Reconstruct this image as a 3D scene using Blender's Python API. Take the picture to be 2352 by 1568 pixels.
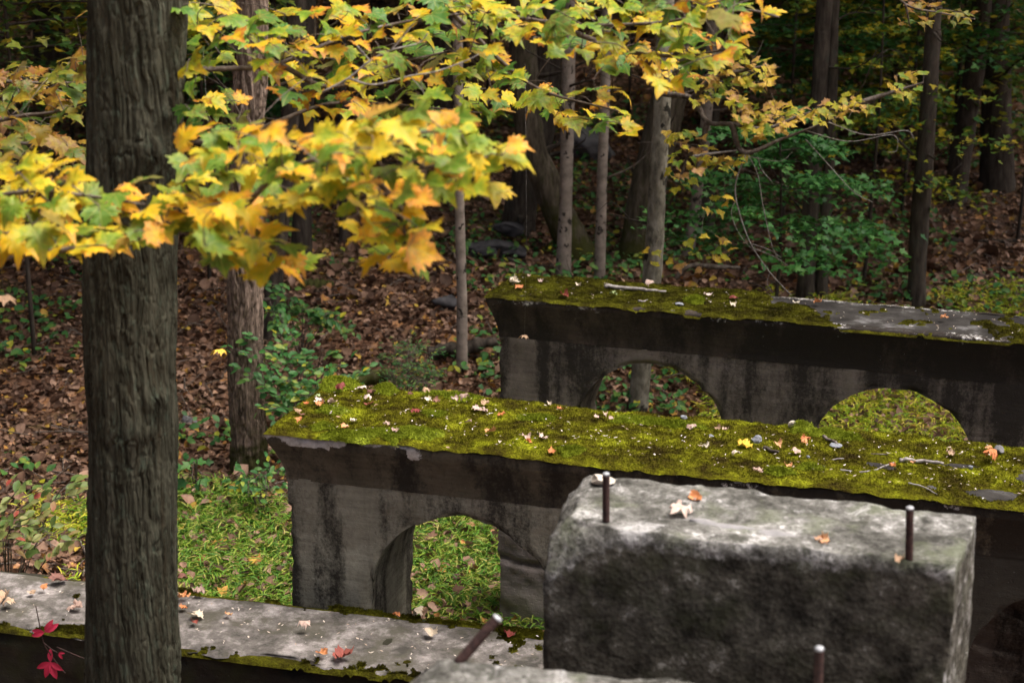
import bpy, bmesh, math, random
import numpy as np
from mathutils import Vector, Matrix

# ------------------------------------------------------------------ scene, camera, light
sc = bpy.context.scene
for o in list(bpy.data.objects): bpy.data.objects.remove(o)
COL = sc.collection
CAM_H = 3.5
FOC = 3267.0                       # focal length in pixels of a 2352 px wide picture
TH = math.atan(934 / FOC)
cam_d = bpy.data.cameras.new('camera'); cam = bpy.data.objects.new('camera', cam_d); COL.objects.link(cam)
cam.location = (0, 0, CAM_H); cam.rotation_euler = (math.radians(90) - TH, 0, 0)
cam_d.lens = 50; cam_d.sensor_width = 36; cam_d.clip_start = .05; cam_d.clip_end = 400
cam_d.dof.use_dof = True; cam_d.dof.focus_distance = 6.7; cam_d.dof.aperture_fstop = 3.0
sc.camera = cam

SUN_EL, SUN_AZ = 64, 90            # azimuth measured from +Y (away from the camera) towards +X
w = bpy.data.worlds.new('World'); sc.world = w; w.use_nodes = True
wn = w.node_tree; bg = wn.nodes['Background']
sky = wn.nodes.new('ShaderNodeTexSky'); sky.sky_type = 'NISHITA'; sky.sun_disc = False
sky.sun_elevation = math.radians(SUN_EL); sky.sun_rotation = math.radians(SUN_AZ)
sky.air_density = .3; sky.dust_density = 9.0; sky.ozone_density = .0
wn.links.new(sky.outputs[0], bg.inputs[0]); bg.inputs[1].default_value = .15
sun_d = bpy.data.lights.new('sun', 'SUN'); sun = bpy.data.objects.new('sun', sun_d); COL.objects.link(sun)
sun_d.energy = 1.25; sun_d.angle = math.radians(40); sun_d.color = (1, .965, .9)
e, a = math.radians(SUN_EL), math.radians(SUN_AZ)
sdir = Vector((math.cos(e) * math.sin(a), math.cos(e) * math.cos(a), math.sin(e)))
sun.rotation_euler = sdir.to_track_quat('Z', 'Y').to_euler(); sun.location = sdir * 40
sc.view_settings.view_transform = 'Standard'; sc.view_settings.look = 'None'
sc.view_settings.gamma = 1; sc.view_settings.exposure = 1.3
sc.render.engine = 'CYCLES'
sc.cycles.use_denoising = True; sc.cycles.max_bounces = 5; sc.cycles.diffuse_bounces = 3
sc.cycles.glossy_bounces = 2; sc.cycles.transmission_bounces = 4; sc.cycles.caustics_reflective = False
sc.cycles.caustics_refractive = False

# ------------------------------------------------------------------ helpers
rng = np.random.default_rng(7); R = random.Random(5)
cT, sT = math.cos(TH), math.sin(TH)
def ray(px, py):
    u = (px - 1176) / FOC; v = (py - 784) / FOC
    return np.array([u, cT - v * sT, -sT - v * cT])
def P(px, py, Y):
    r = ray(px, py); return np.array([0, 0, CAM_H]) + r * (Y / r[1])
def PZ(px, py, z):
    r = ray(px, py); return np.array([0, 0, CAM_H]) + r * ((z - CAM_H) / r[2])
def project(p):
    p = np.asarray(p, float) - [0, 0, CAM_H]
    d = p[..., 1] * cT - p[..., 2] * sT; up = p[..., 1] * sT + p[..., 2] * cT
    return 1176 + FOC * p[..., 0] / d, 784 - FOC * up / d, d

def _hash(i, j, k, seed):
    h = (i.astype(np.uint32) * np.uint32(374761393) + j.astype(np.uint32) * np.uint32(668265263)
         + k.astype(np.uint32) * np.uint32(2147483647 & 1274126177) + np.uint32(seed * 97 + 13) * np.uint32(3266489917))
    h = (h ^ (h >> np.uint32(13))) * np.uint32(1274126177); h ^= h >> np.uint32(16)
    return (h & np.uint32(0xffffff)).astype(np.float64) / 0xffffff * 2 - 1
def vnoise(p, seed=0):
    p = np.asarray(p, float); f = np.floor(p); t = p - f; t = t * t * t * (t * (t * 6 - 15) + 10)
    i = f.astype(np.int64); r = 0
    for a_ in (0, 1):
        wa = t[:, 0] if a_ else 1 - t[:, 0]
        for b_ in (0, 1):
            wb = t[:, 1] if b_ else 1 - t[:, 1]
            for c_ in (0, 1):
                wc = t[:, 2] if c_ else 1 - t[:, 2]
                r = r + wa * wb * wc * _hash(i[:, 0] + a_, i[:, 1] + b_, i[:, 2] + c_, seed)
    return r
def fbm(p, octv=4, seed=0, gain=.5):
    p = np.asarray(p, float); r = 0; a_ = 1
    for o in range(octv): r = r + a_ * vnoise(p * 2 ** o + o * 17.3, seed + o); a_ *= gain
    return r
def n2(x, y, s, octv=3, seed=0):
    x = np.asarray(x, float); sh = x.shape
    return fbm(np.stack([x.ravel() * s, np.asarray(y, float).ravel() * s, np.full(x.size, .37)], 1), octv, seed).reshape(sh)

def mesh(name, V, F, mat=None, smooth=True):
    me = bpy.data.meshes.new(name); V = np.asarray(V, np.float32)
    if isinstance(F, np.ndarray):
        k = F.shape[1]; me.vertices.add(len(V)); me.vertices.foreach_set('co', V.ravel())
        me.loops.add(F.size); me.loops.foreach_set('vertex_index', F.astype(np.int32).ravel())
        me.polygons.add(len(F)); me.polygons.foreach_set('loop_start', np.arange(0, F.size, k, dtype=np.int32))
        try: me.polygons.foreach_set('loop_total', np.full(len(F), k, np.int32))
        except Exception: pass
        me.update(calc_edges=True); me.validate()
    else:
        me.from_pydata(V.tolist(), [], [list(map(int, f)) for f in F]); me.update()
    if mat: me.materials.append(mat)
    me.polygons.foreach_set('use_smooth', np.full(len(me.polygons), smooth))
    return me
def set_attr(me, name, val):
    at = me.attributes.new(name, 'FLOAT', 'POINT'); at.data.foreach_set('value', np.asarray(val, np.float32))
def ob(name, me, parent=None, loc=None, rot=None, label=None, cat=None, group=None, kind=None):
    o = bpy.data.objects.new(name, me); COL.objects.link(o)
    if parent is not None: o.parent = parent
    if loc is not None: o.location = loc
    if rot is not None: o.rotation_euler = rot
    if label: o['label'] = label
    if cat: o['category'] = cat
    if group: o['group'] = group
    if kind: o['kind'] = kind
    return o
def empty(name, loc, rotz=0, label=None, cat=None, group=None):
    return ob(name, None, None, loc, (0, 0, rotz), label, cat, group)
class Acc:
    """collects vertices and faces of one mesh"""
    def __init__(s): s.V = []; s.F = []; s.n = 0
    def add(s, V, F):
        V = np.asarray(V, float); s.V.append(V); s.F.append(np.asarray(F, np.int64) + s.n); s.n += len(V)
    def mesh(s, name, mat=None, smooth=True):
        V = np.concatenate(s.V); ks = {f.shape[1] for f in s.F if len(f)}
        if len(ks) == 1: return mesh(name, V, np.concatenate([f for f in s.F if len(f)]), mat, smooth)
        return mesh(name, V, [f for F in s.F for f in F], mat, smooth)
def grid_faces(nu, nv, closed_u=False):
    iu = np.arange(nu if closed_u else nu - 1); iv = np.arange(nv - 1)
    A, B = np.meshgrid(iu, iv, indexing='ij'); A = A.ravel(); B = B.ravel(); A2 = (A + 1) % nu
    return np.stack([A * nv + B, A2 * nv + B, A2 * nv + B + 1, A * nv + B + 1], 1)
def catmull(pts, n):
    p = np.asarray(pts, float); k = len(p)
    if k == 2: t = np.linspace(0, 1, n)[:, None]; return p[0] * (1 - t) + p[1] * t
    q = np.vstack([2 * p[0] - p[1], p, 2 * p[-1] - p[-2]]); t = np.linspace(0, k - 1 - 1e-9, n); i = t.astype(int); f = (t - i)[:, None]
    a_, b, c, d = q[i], q[i + 1], q[i + 2], q[i + 3]
    return .5 * (2 * b + (c - a_) * f + (2 * a_ - 5 * b + 4 * c - d) * f ** 2 + (3 * b - 3 * c + d - a_) * f ** 3)
def tube(pts, rad, ns=6, cap=True):
    p = np.asarray(pts, float); n = len(p); rad = np.broadcast_to(np.asarray(rad, float), (n,))
    d = np.gradient(p, axis=0); d /= np.linalg.norm(d, axis=1)[:, None] + 1e-12
    ref = np.array([0., 0, 1]) if abs(d[:, 2]).mean() < .8 else np.array([1., 0, 0])
    u = np.cross(d, ref); u /= np.linalg.norm(u, axis=1)[:, None] + 1e-12; v = np.cross(d, u)
    th = np.linspace(0, 2 * np.pi, ns, endpoint=False)
    V = p[None] + rad[None, :, None] * (np.cos(th)[:, None, None] * u[None] + np.sin(th)[:, None, None] * v[None])
    V = V.reshape(-1, 3); F = grid_faces(ns, n, True)[:, ::-1]
    if cap:
        V = np.vstack([V, p[0], p[-1]]); c0, c1 = ns * n, ns * n + 1; i = np.arange(ns); j = (i + 1) % ns
        F = np.vstack([F, np.stack([i * n, j * n, np.full(ns, c0), np.full(ns, c0)], 1)[:, [0, 1, 2, 2]],
                       np.stack([j * n + n - 1, i * n + n - 1, np.full(ns, c1), np.full(ns, c1)], 1)])
        tri = F[:, 2] == F[:, 3]
        Fq = F[~tri]; Ft = F[tri][:, :3]
        F = np.vstack([Fq[:, [0, 1, 2]], Fq[:, [0, 2, 3]], Ft])
    else: F = np.vstack([F[:, [0, 1, 2]], F[:, [0, 2, 3]]])
    return V, F
def frames(N, H):
    """rotation matrices with z = N, y = H made perpendicular"""
    N = N / (np.linalg.norm(N, axis=1)[:, None] + 1e-9); Y = H - (H * N).sum(1)[:, None] * N
    Y /= np.linalg.norm(Y, axis=1)[:, None] + 1e-9; X = np.cross(Y, N)
    return np.stack([X, Y, N], 2)
def scatter(T, TF, pos, Rm, s):
    k = len(T); V = np.einsum('nij,kj->nki', Rm, T) * s[:, None, None] + pos[:, None]
    F = TF[None] + (np.arange(len(pos)) * k)[:, None, None]
    return V.reshape(-1, 3), F.reshape(-1, TF.shape[1])
def rdir(n): v = rng.normal(size=(n, 3)); return v / np.linalg.norm(v, axis=1)[:, None]

# ------------------------------------------------------------------ materials
class M:
    def __init__(s, name, rough=.8, spec=.25):
        s.m = bpy.data.materials.new(name); s.m.use_nodes = True; s.t = s.m.node_tree; s.b = s.t.nodes['Principled BSDF']
        s.b.inputs['Roughness'].default_value = rough; s.b.inputs['Specular IOR Level'].default_value = spec
        s.out = s.t.nodes['Material Output']; s.tc = None
    def n(s, typ, **kw):
        nd = s.t.nodes.new(typ)
        for k, v in kw.items(): s.set(nd.inputs[k], v)
        return nd
    def set(s, inp, v):
        if isinstance(v, bpy.types.NodeSocket): s.t.links.new(v, inp)
        else:
            if hasattr(inp, 'default_value') and hasattr(inp.default_value, '__len__') and not isinstance(v, (int, float)):
                v = tuple(v); v = v + (1,) if len(v) == 3 and len(inp.default_value) == 4 else v
            inp.default_value = v
    def obj(s):
        if s.tc is None: s.tc = s.t.nodes.new('ShaderNodeTexCoord')
        return s.tc.outputs['Object']
    def vec(s, scale=(1, 1, 1), loc=(0, 0, 0), src=None):
        return s.n('ShaderNodeMapping', Vector=src or s.obj(), Scale=scale, Location=loc).outputs[0]
    def noise(s, scale, detail=4, rough=.55, vs=(1, 1, 1), loc=(0, 0, 0), dist=0):
        nd = s.n('ShaderNodeTexNoise', Vector=s.vec(vs, loc), Scale=scale, Detail=detail, Roughness=rough, Distortion=dist)
        return nd.outputs[0]
    def voro(s, scale, feat='F1', vs=(1, 1, 1), out=0):
        nd = s.n('ShaderNodeTexVoronoi', Vector=s.vec(vs), Scale=scale); nd.feature = feat; return nd.outputs[out]
    def ramp(s, fac, stops, interp='LINEAR'):
        nd = s.n('ShaderNodeValToRGB', Fac=fac); cr = nd.color_ramp; cr.interpolation = interp
        while len(cr.elements) < len(stops): cr.elements.new(.5)
        for el, (p, c) in zip(cr.elements, stops):
            el.position = p; el.color = (c, c, c, 1) if isinstance(c, (int, float)) else (*c, 1)
        return nd.outputs[0]
    def mix(s, fac, a, b, mode='MIX'):
        nd = s.t.nodes.new('ShaderNodeMix'); nd.data_type = 'RGBA'; nd.blend_type = mode
        s.set(nd.inputs[0], fac); s.set(nd.inputs[6], a); s.set(nd.inputs[7], b); return nd.outputs[2]
    def math(s, op, a, b=0., c=0.):
        nd = s.t.nodes.new('ShaderNodeMath'); nd.operation = op
        s.set(nd.inputs[0], a); s.set(nd.inputs[1], b); s.set(nd.inputs[2], c); return nd.outputs[0]
    def sep(s, axis): return s.n('ShaderNodeSeparateXYZ', Vector=s.obj()).outputs[axis]
    def color(s, c): s.set(s.b.inputs['Base Color'], c); return s
    def bump(s, h, strength=.4, dist=.01):
        nd = s.n('ShaderNodeBump', Height=h, Strength=strength, Distance=dist); s.t.links.new(nd.outputs[0], s.b.inputs['Normal']); return s
    def translucent(s, col, amt):
        tr = s.n('ShaderNodeBsdfTranslucent', Color=col); mx = s.n('ShaderNodeMixShader', Fac=amt)
        s.t.links.new(s.b.outputs[0], mx.inputs[1]); s.t.links.new(tr.outputs[0], mx.inputs[2]); s.t.links.new(mx.outputs[0], s.out.inputs[0])

def concrete(name, light=(.25, .235, .215), dark=(.10, .09, .08), black=(.024, .021, .018), streak=.5, x_shift=0, zband=None, fine=1.0, green=0., along=None):
    m = M(name, .9, .15)
    big = m.noise(3.2, 5, .6, loc=(x_shift, 0, 0)); fin = m.noise(55, 4, .7); hor = m.noise(9, 4, .65, vs=(.5, .5, 5))
    c = m.ramp(m.math('ADD', m.math('ADD', m.math('MULTIPLY', big, .5), m.math('MULTIPLY', hor, .25)), m.math('MULTIPLY', m.noise(12, 4, .6, vs=(1, 1, .12), loc=(7, 3, 1)), .25)), [(.36, dark), (.6, light)])
    rust = m.ramp(m.noise(4.5, 4, .6, loc=(3 + x_shift, 7, 1)), [(.56, 0.), (.68, 1.)])
    c = m.mix(m.math('MULTIPLY', rust, .28), c, (.15, .11, .085))
    st = m.noise(5.5, 4, .55, vs=(1, 1, .13), loc=(x_shift, 2, 0)); br = m.noise(26, 5, .75, vs=(1, 1, .55))
    sf = m.math('ADD', m.math('MULTIPLY', st, .72), m.math('MULTIPLY', br, .28))
    k = .56 - .12 * streak
    if along: sf = m.math('ADD', sf, m.math('MULTIPLY', m.ramp(m.math('DIVIDE', m.sep(0), 4.), [(along[0] / 4, 0.), (along[1] / 4, 1.)]), along[2]))
    sp_ = m.noise(70, 5, .8, loc=(1, 2, 3)); sf = m.math('ADD', sf, m.math('MULTIPLY', m.math('SUBTRACT', sp_, .5), .28))
    c = m.mix(m.math('MULTIPLY', m.ramp(sf, [(k - .02, 0.), (k + .11, 1.)]), .9), c, black)
    if green: c = m.mix(m.math('MULTIPLY', m.ramp(m.noise(6, 5, .65, loc=(9, 9, 9)), [(.45, 0.), (.65, 1.)]), green), c, (.045, .055, .02))
    c = m.mix(m.ramp(fin, [(.3, 0.), (.72, .5)]), c, m.mix(.5, c, (.02, .018, .016)))
    at = m.n('ShaderNodeAttribute'); at.attribute_name = 'pale'; pn = m.noise(24, 6, .75, loc=(5, 1, 3))
    k = m.math('ADD', at.outputs['Fac'], m.math('ADD', m.math('MULTIPLY', m.math('SUBTRACT', pn, .5), 2.2), m.math('MULTIPLY', m.math('SUBTRACT', sp_, .5), 1.6)))
    c = m.mix(m.ramp(k, [(.48, 0.), (.85, 1.)]), c, m.ramp(pn, [(.3, (.22, .215, .2)), (.45, (.5, .49, .47)), (.65, (.72, .71, .70))]))
    m.color(c)
    pit = m.ramp(m.voro(48 * fine), [(.0, 0.), (.25, 1.)])
    m.bump(m.math('ADD', m.math('ADD', m.math('MULTIPLY', fin, .5), m.math('MULTIPLY', hor, .5)), m.math('MULTIPLY', pit, .35)), .5, .012)
    return m.m
def bark(name, cols, vs, scale, lichen=None, red=None, moss=None, bdist=.01, spots=None):
    m = M(name, .95, .1)
    st = m.noise(scale, 5, .65, vs=vs); c = m.ramp(st, [(.3, cols[0]), (.5, cols[1]), (.68, cols[2])])
    if red: c = m.mix(m.math('MULTIPLY', m.ramp(m.noise(scale * .6, 4, .6, vs=vs, loc=(5, 5, 5)), [(.58, 0.), (.7, 1.)]), .6), c, red)
    if lichen: c = m.mix(m.math('MULTIPLY', m.ramp(m.noise(scale * .8, 6, .75, vs=(1, 1, .4), loc=(2, 9, 4)), [(.54, 0.), (.64, 1.)]), .7), c, lichen)
    if moss:
        mf = m.math('ADD', m.math('MULTIPLY', m.noise(5, 5, .7), .7), m.ramp(m.sep(2), [(0., .45), (moss, 0.)]))
        c = m.mix(m.ramp(mf, [(.58, 0.), (.7, .9)]), c, (.045, .05, .012))
    if spots: c = m.mix(m.ramp(m.noise(spots, 3, .6, vs=(1, 1, .8)), [(.585, 0.), (.63, .9)]), c, (.014, .013, .012))
    m.color(c); m.bump(m.math('ADD', st, m.math('MULTIPLY', m.noise(scale * 4, 4, .7, vs=vs), .4)), .6, bdist)
    return m.m
def leafmat(name, stops, source='object', trans=.35, blotch=(.16, .075, .02), blot=.5, nscale=14, spread=.35, rough=.5, edge=0, vein=0):
    m = M(name, rough, .3)
    if source == 'object': rnd = m.n('ShaderNodeObjectInfo').outputs['Random']
    else: rnd = m.n('ShaderNodeNewGeometry').outputs['Random Per Island']
    nz = m.noise(nscale, 3, .6)
    f = m.math('ADD', rnd, m.math('MULTIPLY', m.math('SUBTRACT', nz, .5), spread * 2))
    if edge:        # leaves turn from the rim inwards
        r2 = m.n('ShaderNodeVectorMath', **{}); r2.operation = 'DISTANCE'; m.set(r2.inputs[0], m.obj()); r2.inputs[1].default_value = (0, .36, 0)
        f = m.math('ADD', f, m.math('MULTIPLY', m.math('SUBTRACT', r2.outputs['Value'], .36), edge))
    c = m.ramp(f, stops)
    b = m.ramp(m.math('ADD', m.noise(nscale * 1.7, 4, .65, loc=(4, 4, 4)), m.math('MULTIPLY', m.math('FRACT', m.math('MULTIPLY', rnd, 7.31)), .22)), [(.62, 0.), (.76, 1.)])
    c = m.mix(m.math('MULTIPLY', b, blot), c, blotch)
    if vein:
        ax = m.math('ABSOLUTE', m.sep(0)); y_ = m.sep(1); d = ax
        for an in (36, 72): d = m.math('MINIMUM', d, m.math('ABSOLUTE', m.math('SUBTRACT', m.math('MULTIPLY', ax, math.cos(math.radians(an))), m.math('MULTIPLY', y_, math.sin(math.radians(an))))))
        c = m.mix(m.ramp(d, [(.006, vein), (.028, 0.)]), c, (.42, .42, .10))
    if source == 'object' and trans > .3: c = m.mix(m.math('MULTIPLY', m.math('SUBTRACT', 1., m.n('ShaderNodeNewGeometry').outputs['Backfacing']), .35), c, (.62, .44, .24))      # paler undersides
    m.color(c)
    if trans: m.translucent(c, trans)
    return m.m

MAT = {}
MAT['conc_mid'] = concrete('weathered_concrete', (.40, .39, .315), (.16, .152, .115), streak=.6, along=(1.1, 2.6, .16))
MAT['conc_back'] = concrete('stained_concrete', (.25, .215, .185), (.11, .092, .077), along=(1.0, 2.9, .10), streak=.6, x_shift=4)
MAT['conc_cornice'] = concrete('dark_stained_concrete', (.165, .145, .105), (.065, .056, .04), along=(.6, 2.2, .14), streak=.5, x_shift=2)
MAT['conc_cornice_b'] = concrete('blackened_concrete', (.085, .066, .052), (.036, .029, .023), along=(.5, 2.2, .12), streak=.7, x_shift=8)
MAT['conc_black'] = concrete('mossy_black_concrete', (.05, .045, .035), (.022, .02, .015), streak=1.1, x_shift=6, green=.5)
MAT['conc_stub'] = concrete('bare_concrete', (.42, .38, .36), (.24, .21, .20), streak=-.3, x_shift=3)
def mat_pale():
    m = M('exposed_pale_concrete', .85, .2); f = m.noise(30, 6, .7)
    m.color(m.ramp(f, [(.3, (.16, .15, .14)), (.5, (.36, .35, .34)), (.7, (.55, .545, .54))])); m.bump(f, .8, .02); return m.m
MAT['pale'] = mat_pale()
def mat_top():      # top of the low wall: pale, worn, with dark round stains
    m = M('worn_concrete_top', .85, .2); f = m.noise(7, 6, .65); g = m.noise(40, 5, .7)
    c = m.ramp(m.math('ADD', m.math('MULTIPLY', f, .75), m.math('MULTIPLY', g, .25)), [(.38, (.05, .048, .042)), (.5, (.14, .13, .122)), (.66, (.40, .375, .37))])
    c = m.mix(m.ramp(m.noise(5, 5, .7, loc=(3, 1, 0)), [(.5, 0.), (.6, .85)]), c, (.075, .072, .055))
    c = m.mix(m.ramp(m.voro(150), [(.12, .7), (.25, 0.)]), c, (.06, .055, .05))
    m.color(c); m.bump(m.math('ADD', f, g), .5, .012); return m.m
MAT['top'] = mat_top()
def mat_bare():     # bare wall top where moss has died off
    m = M('bare_dark_top', .95, .1); f = m.noise(4, 6, .65); g = m.noise(60, 4, .7)
    c = m.ramp(f, [(.42, (.022, .021, .02)), (.56, (.055, .053, .05)), (.68, (.2, .2, .205))])
    c = m.mix(m.ramp(g, [(.35, 0.), (.7, .6)]), c, (.03, .028, .026)); m.color(c); m.bump(g, .5, .008); return m.m
MAT['bare'] = mat_bare()
def mat_block():    # dark face is mostly painted shade; top and breaks paler, cleaner, with lichen
    m = M('lichened_block_concrete', .9, .2)
    f = m.noise(9, 6, .7); g = m.noise(34, 5, .75); v = m.voro(60); f5 = m.noise(4, 5, .6, loc=(8, 2, 4)); fg = m.math('ADD', m.math('ADD', m.math('MULTIPLY', f, .35), m.math('MULTIPLY', f5, .3)), m.math('MULTIPLY', g, .35))
    c = m.ramp(fg, [(.41, (.035, .035, .031)), (.48, (.10, .10, .092)), (.54, (.19, .19, .182)), (.60, (.46, .465, .465))])
    c = m.mix(m.ramp(m.noise(5, 4, .6, loc=(1, 5, 2)), [(.52, 0.), (.66, .55)]), c, (.12, .14, .085))
    c = m.mix(m.ramp(m.noise(6, 6, .75, loc=(2, 7, 5), dist=.6), [(.58, 0.), (.66, .7)]), c, (.46, .465, .47))
    c = m.mix(m.ramp(m.noise(11, 5, .75, loc=(9, 1, 5)), [(.57, 0.), (.64, .85)]), c, (.05, .052, .042))
    c = m.mix(m.ramp(v, [(.1, .8), (.22, 0.)]), c, (.03, .03, .028))
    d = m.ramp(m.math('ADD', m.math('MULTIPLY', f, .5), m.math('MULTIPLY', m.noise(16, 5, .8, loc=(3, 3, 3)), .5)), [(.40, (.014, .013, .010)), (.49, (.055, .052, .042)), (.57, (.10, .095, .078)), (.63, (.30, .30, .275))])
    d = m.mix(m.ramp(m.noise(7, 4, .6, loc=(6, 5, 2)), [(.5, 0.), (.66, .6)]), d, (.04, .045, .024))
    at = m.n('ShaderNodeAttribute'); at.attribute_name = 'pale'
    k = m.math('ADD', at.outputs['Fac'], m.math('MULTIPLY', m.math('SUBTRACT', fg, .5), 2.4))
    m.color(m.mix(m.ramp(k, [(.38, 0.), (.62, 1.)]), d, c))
    m.bump(m.math('ADD', m.math('ADD', m.math('MULTIPLY', f, .6), m.math('MULTIPLY', g, .7)), m.math('MULTIPLY', v, .5)), .5, .012); return m.m
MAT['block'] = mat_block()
def mat_moss(name, cs, pale):
    m = M(name, 1, .05); f = m.noise(5, 5, .65); g = m.noise(90, 4, .7); h = m.noise(18, 4, .6)
    c = m.ramp(m.math('ADD', m.math('MULTIPLY', f, .65), m.math('MULTIPLY', h, .35)), [(.38, cs[0]), (.45, cs[1]), (.54, cs[2]), (.63, cs[3])])
    c = m.mix(m.ramp(g, [(.3, .7), (.6, 0.)]), c, cs[0]); m.color(c); m.bump(m.math('ADD', g, h), 1., .02); return m.m
MAT['moss'] = mat_moss('moss', [(.036, .027, .006), (.082, .076, .006), (.17, .175, .009), (.40, .45, .022)], 0)
MAT['moss_dark'] = mat_moss('dark_moss', [(.022, .02, .005), (.05, .046, .005), (.10, .10, .008), (.18, .19, .015)], 0)
MAT['moss_bright'] = mat_moss('bright_moss', [(.13, .16, .012), (.23, .29, .02), (.31, .39, .03), (.40, .48, .06)], 0)
MAT['bark_big'] = bark('furrowed_grey_bark', [(.015, .014, .009), (.052, .052, .037), (.105, .106, .078)], (1, 1, .08), 44, lichen=(.085, .11, .082), red=(.045, .034, .02), bdist=.02)
MAT['bark_ridge'] = bark('ridged_tan_bark', [(.03, .022, .017), (.19, .145, .115), (.40, .31, .25)], (1, 1, .1), 50, lichen=(.03, .025, .02), moss=.8, bdist=.02)
MAT['bark_smooth'] = bark('smooth_spotted_bark', [(.14, .12, .10), (.24, .205, .175), (.31, .27, .235)], (1, 1, 1.5), 9, lichen=(.11, .11, .085), spots=13, bdist=.004)
MAT['bark_mottled'] = bark('mottled_bark', [(.06, .055, .045), (.19, .18, .145), (.31, .30, .255)], (1, 1, .5), 16, lichen=(.03, .028, .022), spots=9, bdist=.01)
MAT['bark_mossy'] = bark('mossy_dark_bark', [(.03, .025, .018), (.085, .072, .052), (.15, .13, .10)], (1, 1, .2), 22, lichen=(.05, .055, .02), moss=1.6, bdist=.012)
MAT['bark_dark'] = bark('dark_bark', [(.02, .016, .013), (.055, .046, .038), (.095, .082, .067)], (1, 1, .2), 22, lichen=(.05, .055, .045), bdist=.01)
MAT['twig'] = bark('twig_bark', [(.05, .04, .032), (.11, .09, .075), (.2, .18, .16)], (1, 1, 1), 30, bdist=.002)
MAT['twig_pale'] = bark('pale_dead_twig', [(.12, .105, .095), (.26, .24, .225), (.45, .43, .41)], (1, 1, 1), 40, bdist=.002)
def simple(name, c0, c1, scale, rough=.8, bd=.004, spec=.25, metal=0):
    m = M(name, rough, spec); f = m.noise(scale, 5, .65); m.color(m.ramp(f, [(.35, c0), (.65, c1)])); m.bump(f, .6, bd)
    m.b.inputs['Metallic'].default_value = metal; return m.m
MAT['rust'] = simple('rusted_steel', (.02, .012, .012), (.075, .04, .035), 60, .7, .002, .3)
MAT['steel'] = simple('worn_steel_end', (.25, .27, .3), (.45, .47, .5), 60, .5, .002, .4, .3)
MAT['rock'] = simple('dark_rock', (.025, .025, .028), (.085, .083, .088), 9, .75, .02)
MAT['rock_grey'] = simple('grey_rock', (.09, .09, .095), (.18, .18, .19), 9, .8, .02)
MAT['stone_blue'] = simple('blue_grey_stone', (.16, .175, .20), (.3, .32, .36), 60, .8, .003)
MAT['stone_pale'] = simple('pale_stone', (.4, .36, .3), (.68, .63, .56), 30, .8, .003)
MAT['mortar'] = simple('smooth_mortar', (.19, .19, .195), (.27, .27, .28), 20, .7, .002)
GREEN, LIME, YEL, ORA, BRN = (.07, .17, .025), (.24, .34, .03), (.62, .46, .02), (.70, .30, .03), (.22, .09, .03)
MAT['leaf_front'] = leafmat('yellow_maple_leaf', [(.05, (.11, .22, .022)), (.30, (.25, .34, .022)), (.48, (.52, .45, .022)), (.78, (.76, .48, .012)), (1.1, (.76, .35, .05))], spread=.34, nscale=4.5, blot=.35, trans=.4, edge=.5, vein=.4)
MAT['leaf_up'] = leafmat('green_yellow_maple_leaf', [(.10, (.07, .19, .028)), (.40, (.19, .31, .02)), (.62, (.43, .42, .016)), (.86, (.68, .43, .012)), (1.05, (.54, .21, .03))], spread=.36, nscale=4.5, blot=.6, trans=.4, edge=.55, vein=.4)
MAT['leaf_left'] = leafmat('shaded_yellow_maple_leaf', [(.0, (.06, .12, .015)), (.35, (.17, .18, .015)), (.7, (.30, .20, .012)), (1., (.22, .095, .02))], spread=.3, nscale=4.5, blot=.7, edge=.5)  # brownish leaves, darkened further with shade painted into the colour
MAT['leaf_right'] = leafmat('small_yellow_leaf', [(.0, (.13, .25, .03)), (.35, (.40, .40, .03)), (.7, (.58, .40, .04)), (1., (.46, .26, .12))], spread=.2, nscale=4.5, blot=.5, edge=.4)
MAT['leaf_green'] = leafmat('deep_green_leaf', [(.0, (.02, .09, .025)), (.5, (.04, .155, .035)), (1., (.08, .21, .045))], 'island', spread=.2, blot=.1)
MAT['leaf_shrub'] = leafmat('shrub_leaf', [(.0, (.03, .12, .03)), (.55, (.06, .20, .05)), (.85, (.14, .26, .05)), (1., (.45, .42, .03))], 'island', spread=.15, blot=.15)
MAT['leaf_pale'] = leafmat('pale_shrub_leaf', [(.0, (.07, .14, .03)), (.45, (.16, .22, .06)), (.75, (.28, .30, .10)), (.92, (.4, .2, .12)), (1., (.4, .08, .06))], 'island', spread=.2, blot=.3, nscale=30)
MAT['leaf_yg'] = leafmat('yellow_green_leaf', [(.0, (.03, .10, .02)), (.5, (.10, .19, .02)), (.8, (.30, .30, .02)), (1., (.5, .38, .02))], 'island', spread=.2, blot=.2)
MAT['leaf_mid'] = leafmat('mixed_forest_leaf', [(.0, (.03, .10, .025)), (.5, (.07, .16, .025)), (.8, (.20, .24, .025)), (1., (.42, .32, .02))], 'island', spread=.2, blot=.3)
MAT['leaf_red'] = leafmat('crimson_creeper_leaf', [(.0, (.45, .02, .06)), (1., (.6, .04, .10))], trans=.3, spread=.2, blot=.1)
MAT['litter'] = leafmat('leaf_litter', [(.0, (.045, .025, .016)), (.3, (.115, .064, .04)), (.6, (.22, .13, .085)), (.86, (.38, .25, .18)), (.95, (.42, .19, .05)), (1., (.5, .36, .06))], 'island', trans=.12, spread=.12, blot=.5, blotch=(.05, .025, .016), nscale=9, rough=.7)
MAT['grass'] = leafmat('stilt_grass', [(.0, (.055, .16, .022)), (.4, (.13, .29, .03)), (.75, (.26, .37, .045)), (1., (.48, .43, .13))], 'island', trans=.35, spread=.15, blot=.1)
MAT['grass_y'] = leafmat('yellowing_grass', [(.0, (.16, .32, .02)), (.4, (.38, .50, .03)), (.8, (.62, .60, .05)), (1., (.66, .54, .14))], 'island', trans=.35, spread=.15, blot=.15)
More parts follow.
